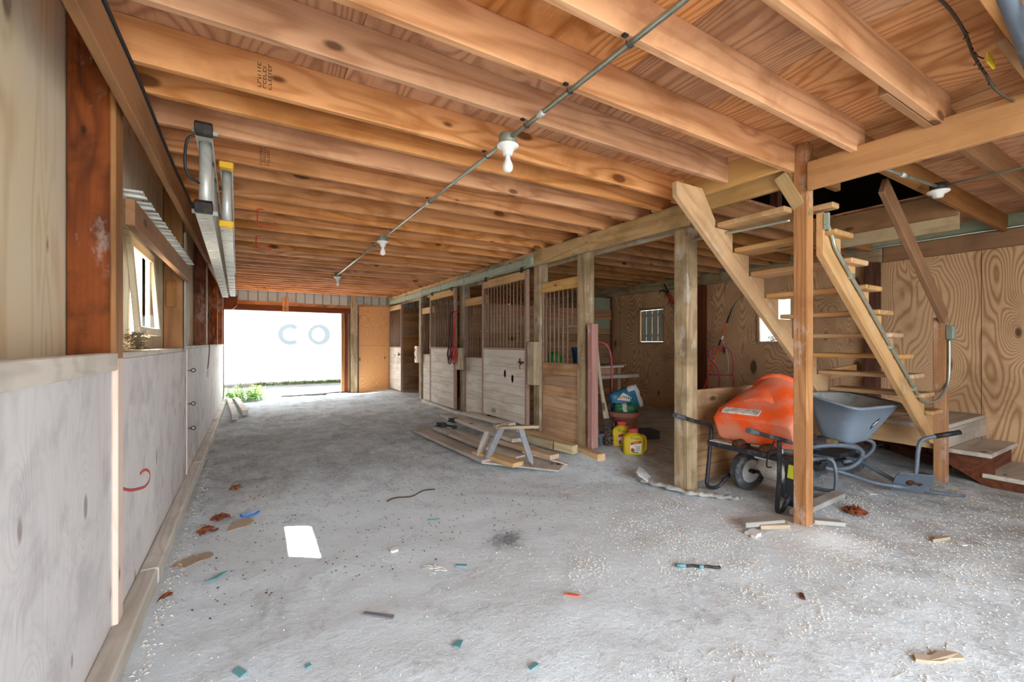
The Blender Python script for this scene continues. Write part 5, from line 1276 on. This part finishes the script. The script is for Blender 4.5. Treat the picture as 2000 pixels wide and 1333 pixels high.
def leaf_pile(c, r, n, label, seed, mat='leaf_brown'):
    b = MB(); q = random.Random(seed)
    for i in range(n):
        a = q.uniform(0, 6.28); rr = r*math.sqrt(q.random()); p = V((c[0]+rr*math.cos(a), c[1]+rr*math.sin(a), 0)); p.z = gz(p.x, p.y)+.006+(r-rr)*q.uniform(0, .7)
        d = V((q.uniform(-1, 1), q.uniform(-1, 1), q.uniform(-.5, .5))).normalized(); s = d.cross(V((q.uniform(-.4, .4), q.uniform(-.4, .4), 1))).normalized(); l = q.uniform(.016, .036)
        vs = [b.b.verts.new(p+d*u*l+s*v*l+V((0, 0, w*l+.008))) for u, v, w in ((-1, 0, 0), (-.2, -.5, .2), (.6, -.4, .1), (1, 0, .3), (.5, .45, .1), (-.3, .5, .25))]
        b.b.faces.new(vs)
    return tag(b.done('dry_leaves', M[mat]), label, 'leaves', 'brown dry leaf clumps')
leaf_pile((4.0, 1.52), .075, 90, 'brown dry leaf clump beside the square post', 1)
leaf_pile((-.19, 3.90), .05, 26, 'brown dry leaf clump beside the blue wrapper', 2)
leaf_pile((-.25, 3.68), .05, 26, 'brown dry leaf clump next to the tan paper scrap', 3)
leaf_pile((-.10, 4.60), .05, 14, 'dark dry leaf clump farther up the aisle near the kerb', 4)
leaf_pile((-.37, 2.82), .018, 6, 'tiny brown leaf against the kerb', 5)
# string tangle, teal rope, film round the thick post
b = MB(); q = random.Random(3)
P = [(.92+.06*q.uniform(-1, 1), 2.39+.06*q.uniform(-1, 1), gz(.92, 2.39)+.006+q.random()*.008) for i in range(16)]
b.tube(smooth_path(P, 5), .0025, 5); tag(b.done('string_tangle', M['paper']), 'small tangle of white string on the pale floor', 'string')
b = MB(); P = [(2.14+.020*i, 1.69-.015*i+.006*math.sin(i*2.), gz(2.2, 1.64)+.010) for i in range(11)]
b.tube(smooth_path(P, 3), .008, 6); ro = tag(b.done('rope_piece', M['iron']), 'frayed dark and teal rope piece on the floor', 'rope')
b = MB(); b.tube([P[0], P[2]], .0105, 6); b.tube([P[5], P[6]], .0105, 6); b.done('teal_wrap', M['teal'], ro)
b = MB()
P = smooth_path([(3.20, 2.98, .03), (3.17, 2.80, .02), (3.19, 2.62, .03), (3.23, 2.42, .02), (3.32, 2.30, .02), (3.42, 2.18, .012), (3.47, 2.10, .01)], 6)
b.loft([[p+V((-.04+.02*math.sin(i*1.3), -.01, gz(p.x, p.y))), p+V((-.01, 0, .022+.010*math.sin(i*2.1)+gz(p.x, p.y))), p+V((.02, .005, .018+.008*math.cos(i*1.7)+gz(p.x, p.y))), p+V((.045, .01, gz(p.x, p.y)))] for i, p in enumerate(P)])
tag(b.done('plastic_film', M['rag']), 'dirty white plastic film bunched around the thick post foot', 'film')
tag(pillow('plastic_film', (3.19, 2.90, .06), (.10, .06, 0), (-.04, .06, .05), (-.3, -.3, .6), .9, .9, .035, [M['rag']], seed=5, n=8), 'crumpled grey end of plastic film behind the thick post', 'film')
# stakes at the foot of the square post
GS = 'stakes at the square post'
tag(board('wood_stake', (2.98, 1.80, .03), (3.22, 1.66, .05), .035, .10, M['grey_stake']), 'grey stake butting the square post on its aisle side', 'stake', GS)
tag(board('wood_stake', (3.42, 1.66, .055), (4.25, 1.72, .03), .04, .09, M['grey_stake']), 'long grey stake behind the brown leaf clump', 'stake', GS)
tag(board('wood_stake', (3.40, 1.55, .045), (3.62, 1.45, .015), .03, .07, M['grey_stake']), 'short split stake leaning off the square post', 'stake', GS)
tag(board('wood_stake', (3.05, 1.72, .02), (3.20, 1.60, .035), .03, .06, M['fresh_board']), 'orange edged splinter at the foot of the square post', 'stake', GS)
flat_bit('stone', (2.95, 1.70), blob(.05, 9, 1.5, .5), 'paper', 'flat whitish stone beside the stakes', 'stone', .02)
flat_bit('corn_husk', (3.97, 3.47), blob(.035, 19, 2.2, .2), 'straw', 'pale husk lying beside the front yellow jug', 'husk', .02)
flat_bit('dark_clod', (2.75, 3.62), blob(.03, 23, 1.3, .2), 'iron', 'black clod on the floor before the sill timber', 'clod', .02)
b = MB(); b.tube(smooth_path([(.97+.05*i, 3.62+.03*math.sin(i*1.1)+.01*i, gz(1.2, 3.6)+.006) for i in range(10)], 3), .006, 5)
tag(b.done('twig', M['wire']), 'crooked dark twig lying in mid aisle', 'twig')
b = MB(); b.tube(smooth_path([(5.02+.03*i, 1.98-.005*i, .02) for i in range(8)], 2), .008, 5)
tag(b.done('yellow_strip', M['yellow_tag']), 'thin yellow ruler strip on the ground behind the grey cart', 'strip')

# wood shavings and straw, too many to count
def flakes(b, n, seed, size, pick):
    q = random.Random(seed)
    for i in range(n):
        x, y = pick(q); z = gz(x, y)+.003
        if x < -.40 or y > 11.6 or x > 6.9 or (x > 5.5 and y > .8): continue
        a = q.uniform(0, 6.28); l = size*q.uniform(.5, 1.6); w = l*q.uniform(.3, .8); c, s = math.cos(a), math.sin(a); t = q.uniform(-.003, .003)
        vs = [b.b.verts.new((x+c*u-s*v, y+s*u+c*v, z+k)) for u, v, k in ((-l, 0, t), (0, -w, .002), (l, 0, -t), (0, w, .004))]
        b.b.faces.new(vs)
cl = [(R.uniform(1.2, 4.6), R.uniform(.6, 2.4), R.uniform(.05, .22)) for i in range(46)]
def pick_clusters(q):
    c = cl[int(q.random()*len(cl))]; return q.gauss(c[0], c[2]), q.gauss(c[1], c[2]*.8)
b = MB()
flakes(b, 5200, 1, .0045, pick_clusters)
flakes(b, 5200, 2, .0055, lambda q: (q.uniform(2.2, 6.2), abs(q.gauss(0, 1.3))+.2))
flakes(b, 2600, 3, .004, lambda q: (q.uniform(-.4, 4.4), 1.1+abs(q.gauss(0, 2.2))))
flakes(b, 900, 5, .007, lambda q: (-.415+abs(q.gauss(0, .05)), q.uniform(1.5, 6)))
tag(b.done('wood_shavings', M['shaving']), 'white wood shavings strewn in drifts over the floor', 'shavings', kind='stuff')
b = MB(); flakes(b, 2600, 6, .006, lambda q: (q.uniform(-.4, 3.2), 2.5+abs(q.gauss(0, 3))))
tag(b.done('dirt_crumbs', M['wire']), 'dark dirt crumbs scattered on the aisle floor', 'crumbs', kind='stuff')
b = MB(); q = random.Random(31)
for i in range(420):
    x, y = (q.uniform(1.4, 5.6), abs(q.gauss(0, 1.0))+.5) if i % 3 else (q.uniform(2.6, 3.3), q.uniform(8.5, 11.4)); a = q.uniform(0, 6.28); l = q.uniform(.02, .07); p = V((x, y, gz(x, y)+.004))
    b.tube([p, p+V((l*math.cos(a), l*math.sin(a), .002))], .0012, 4)
tag(b.done('straw_bits', M['straw']), 'thin straw bits strewn over the floor', 'straw', kind='stuff')

# ------------------------------------------------------------------ light and camera
wd = bpy.data.worlds.new('sky'); S.world = wd; wd.use_nodes = True
bgd = wd.node_tree.nodes['Background']; bgd.inputs[0].default_value = (.82, .91, 1.0, 1); bgd.inputs[1].default_value = 5.0
sl_ = bpy.data.lights.new('sun', 'SUN'); sl_.energy = 16; sl_.angle = math.radians(.55); sl_.color = (1, .95, .86)
so = bpy.data.objects.new('sun', sl_); COL.objects.link(so)
so.rotation_euler = V((.92, -.60, -1.65)).to_track_quat('-Z', 'Y').to_euler()
def portal(name, loc, rot, sx, sy):
    l = bpy.data.lights.new(name, 'AREA'); l.shape = 'RECTANGLE'; l.size = sx; l.size_y = sy; l.cycles.is_portal = True
    o = bpy.data.objects.new(name, l); COL.objects.link(o); o.location = loc; o.rotation_euler = rot
portal('doorway_sky_front', (1.32, -2.62, 1.3), (math.pi/2, 0, 0), 4.0, 2.8)
portal('doorway_sky_far', (.75, 11.9, 1.05), (-math.pi/2, 0, 0), 2.6, 2.1)
S.cycles.max_bounces = 12; S.cycles.diffuse_bounces = 8; S.cycles.sample_clamp_indirect = 8
S.cycles.use_denoising = True
S.view_settings.view_transform = 'Standard'; S.view_settings.look = 'None'; S.view_settings.gamma = 1; S.view_settings.exposure = 1.45
S.view_settings.use_curve_mapping = False
cam = bpy.data.cameras.new('camera'); cam.sensor_width = 36; cam.lens = 850/2000*36; cam.shift_y = (671-666.5)/2000; cam.clip_start = .02; cam.clip_end = 200
co = bpy.data.objects.new('camera', cam); COL.objects.link(co); co.location = (0, 0, 1.30); co.rotation_euler = (math.pi/2, 0, -math.atan(511/850))
S.camera = co
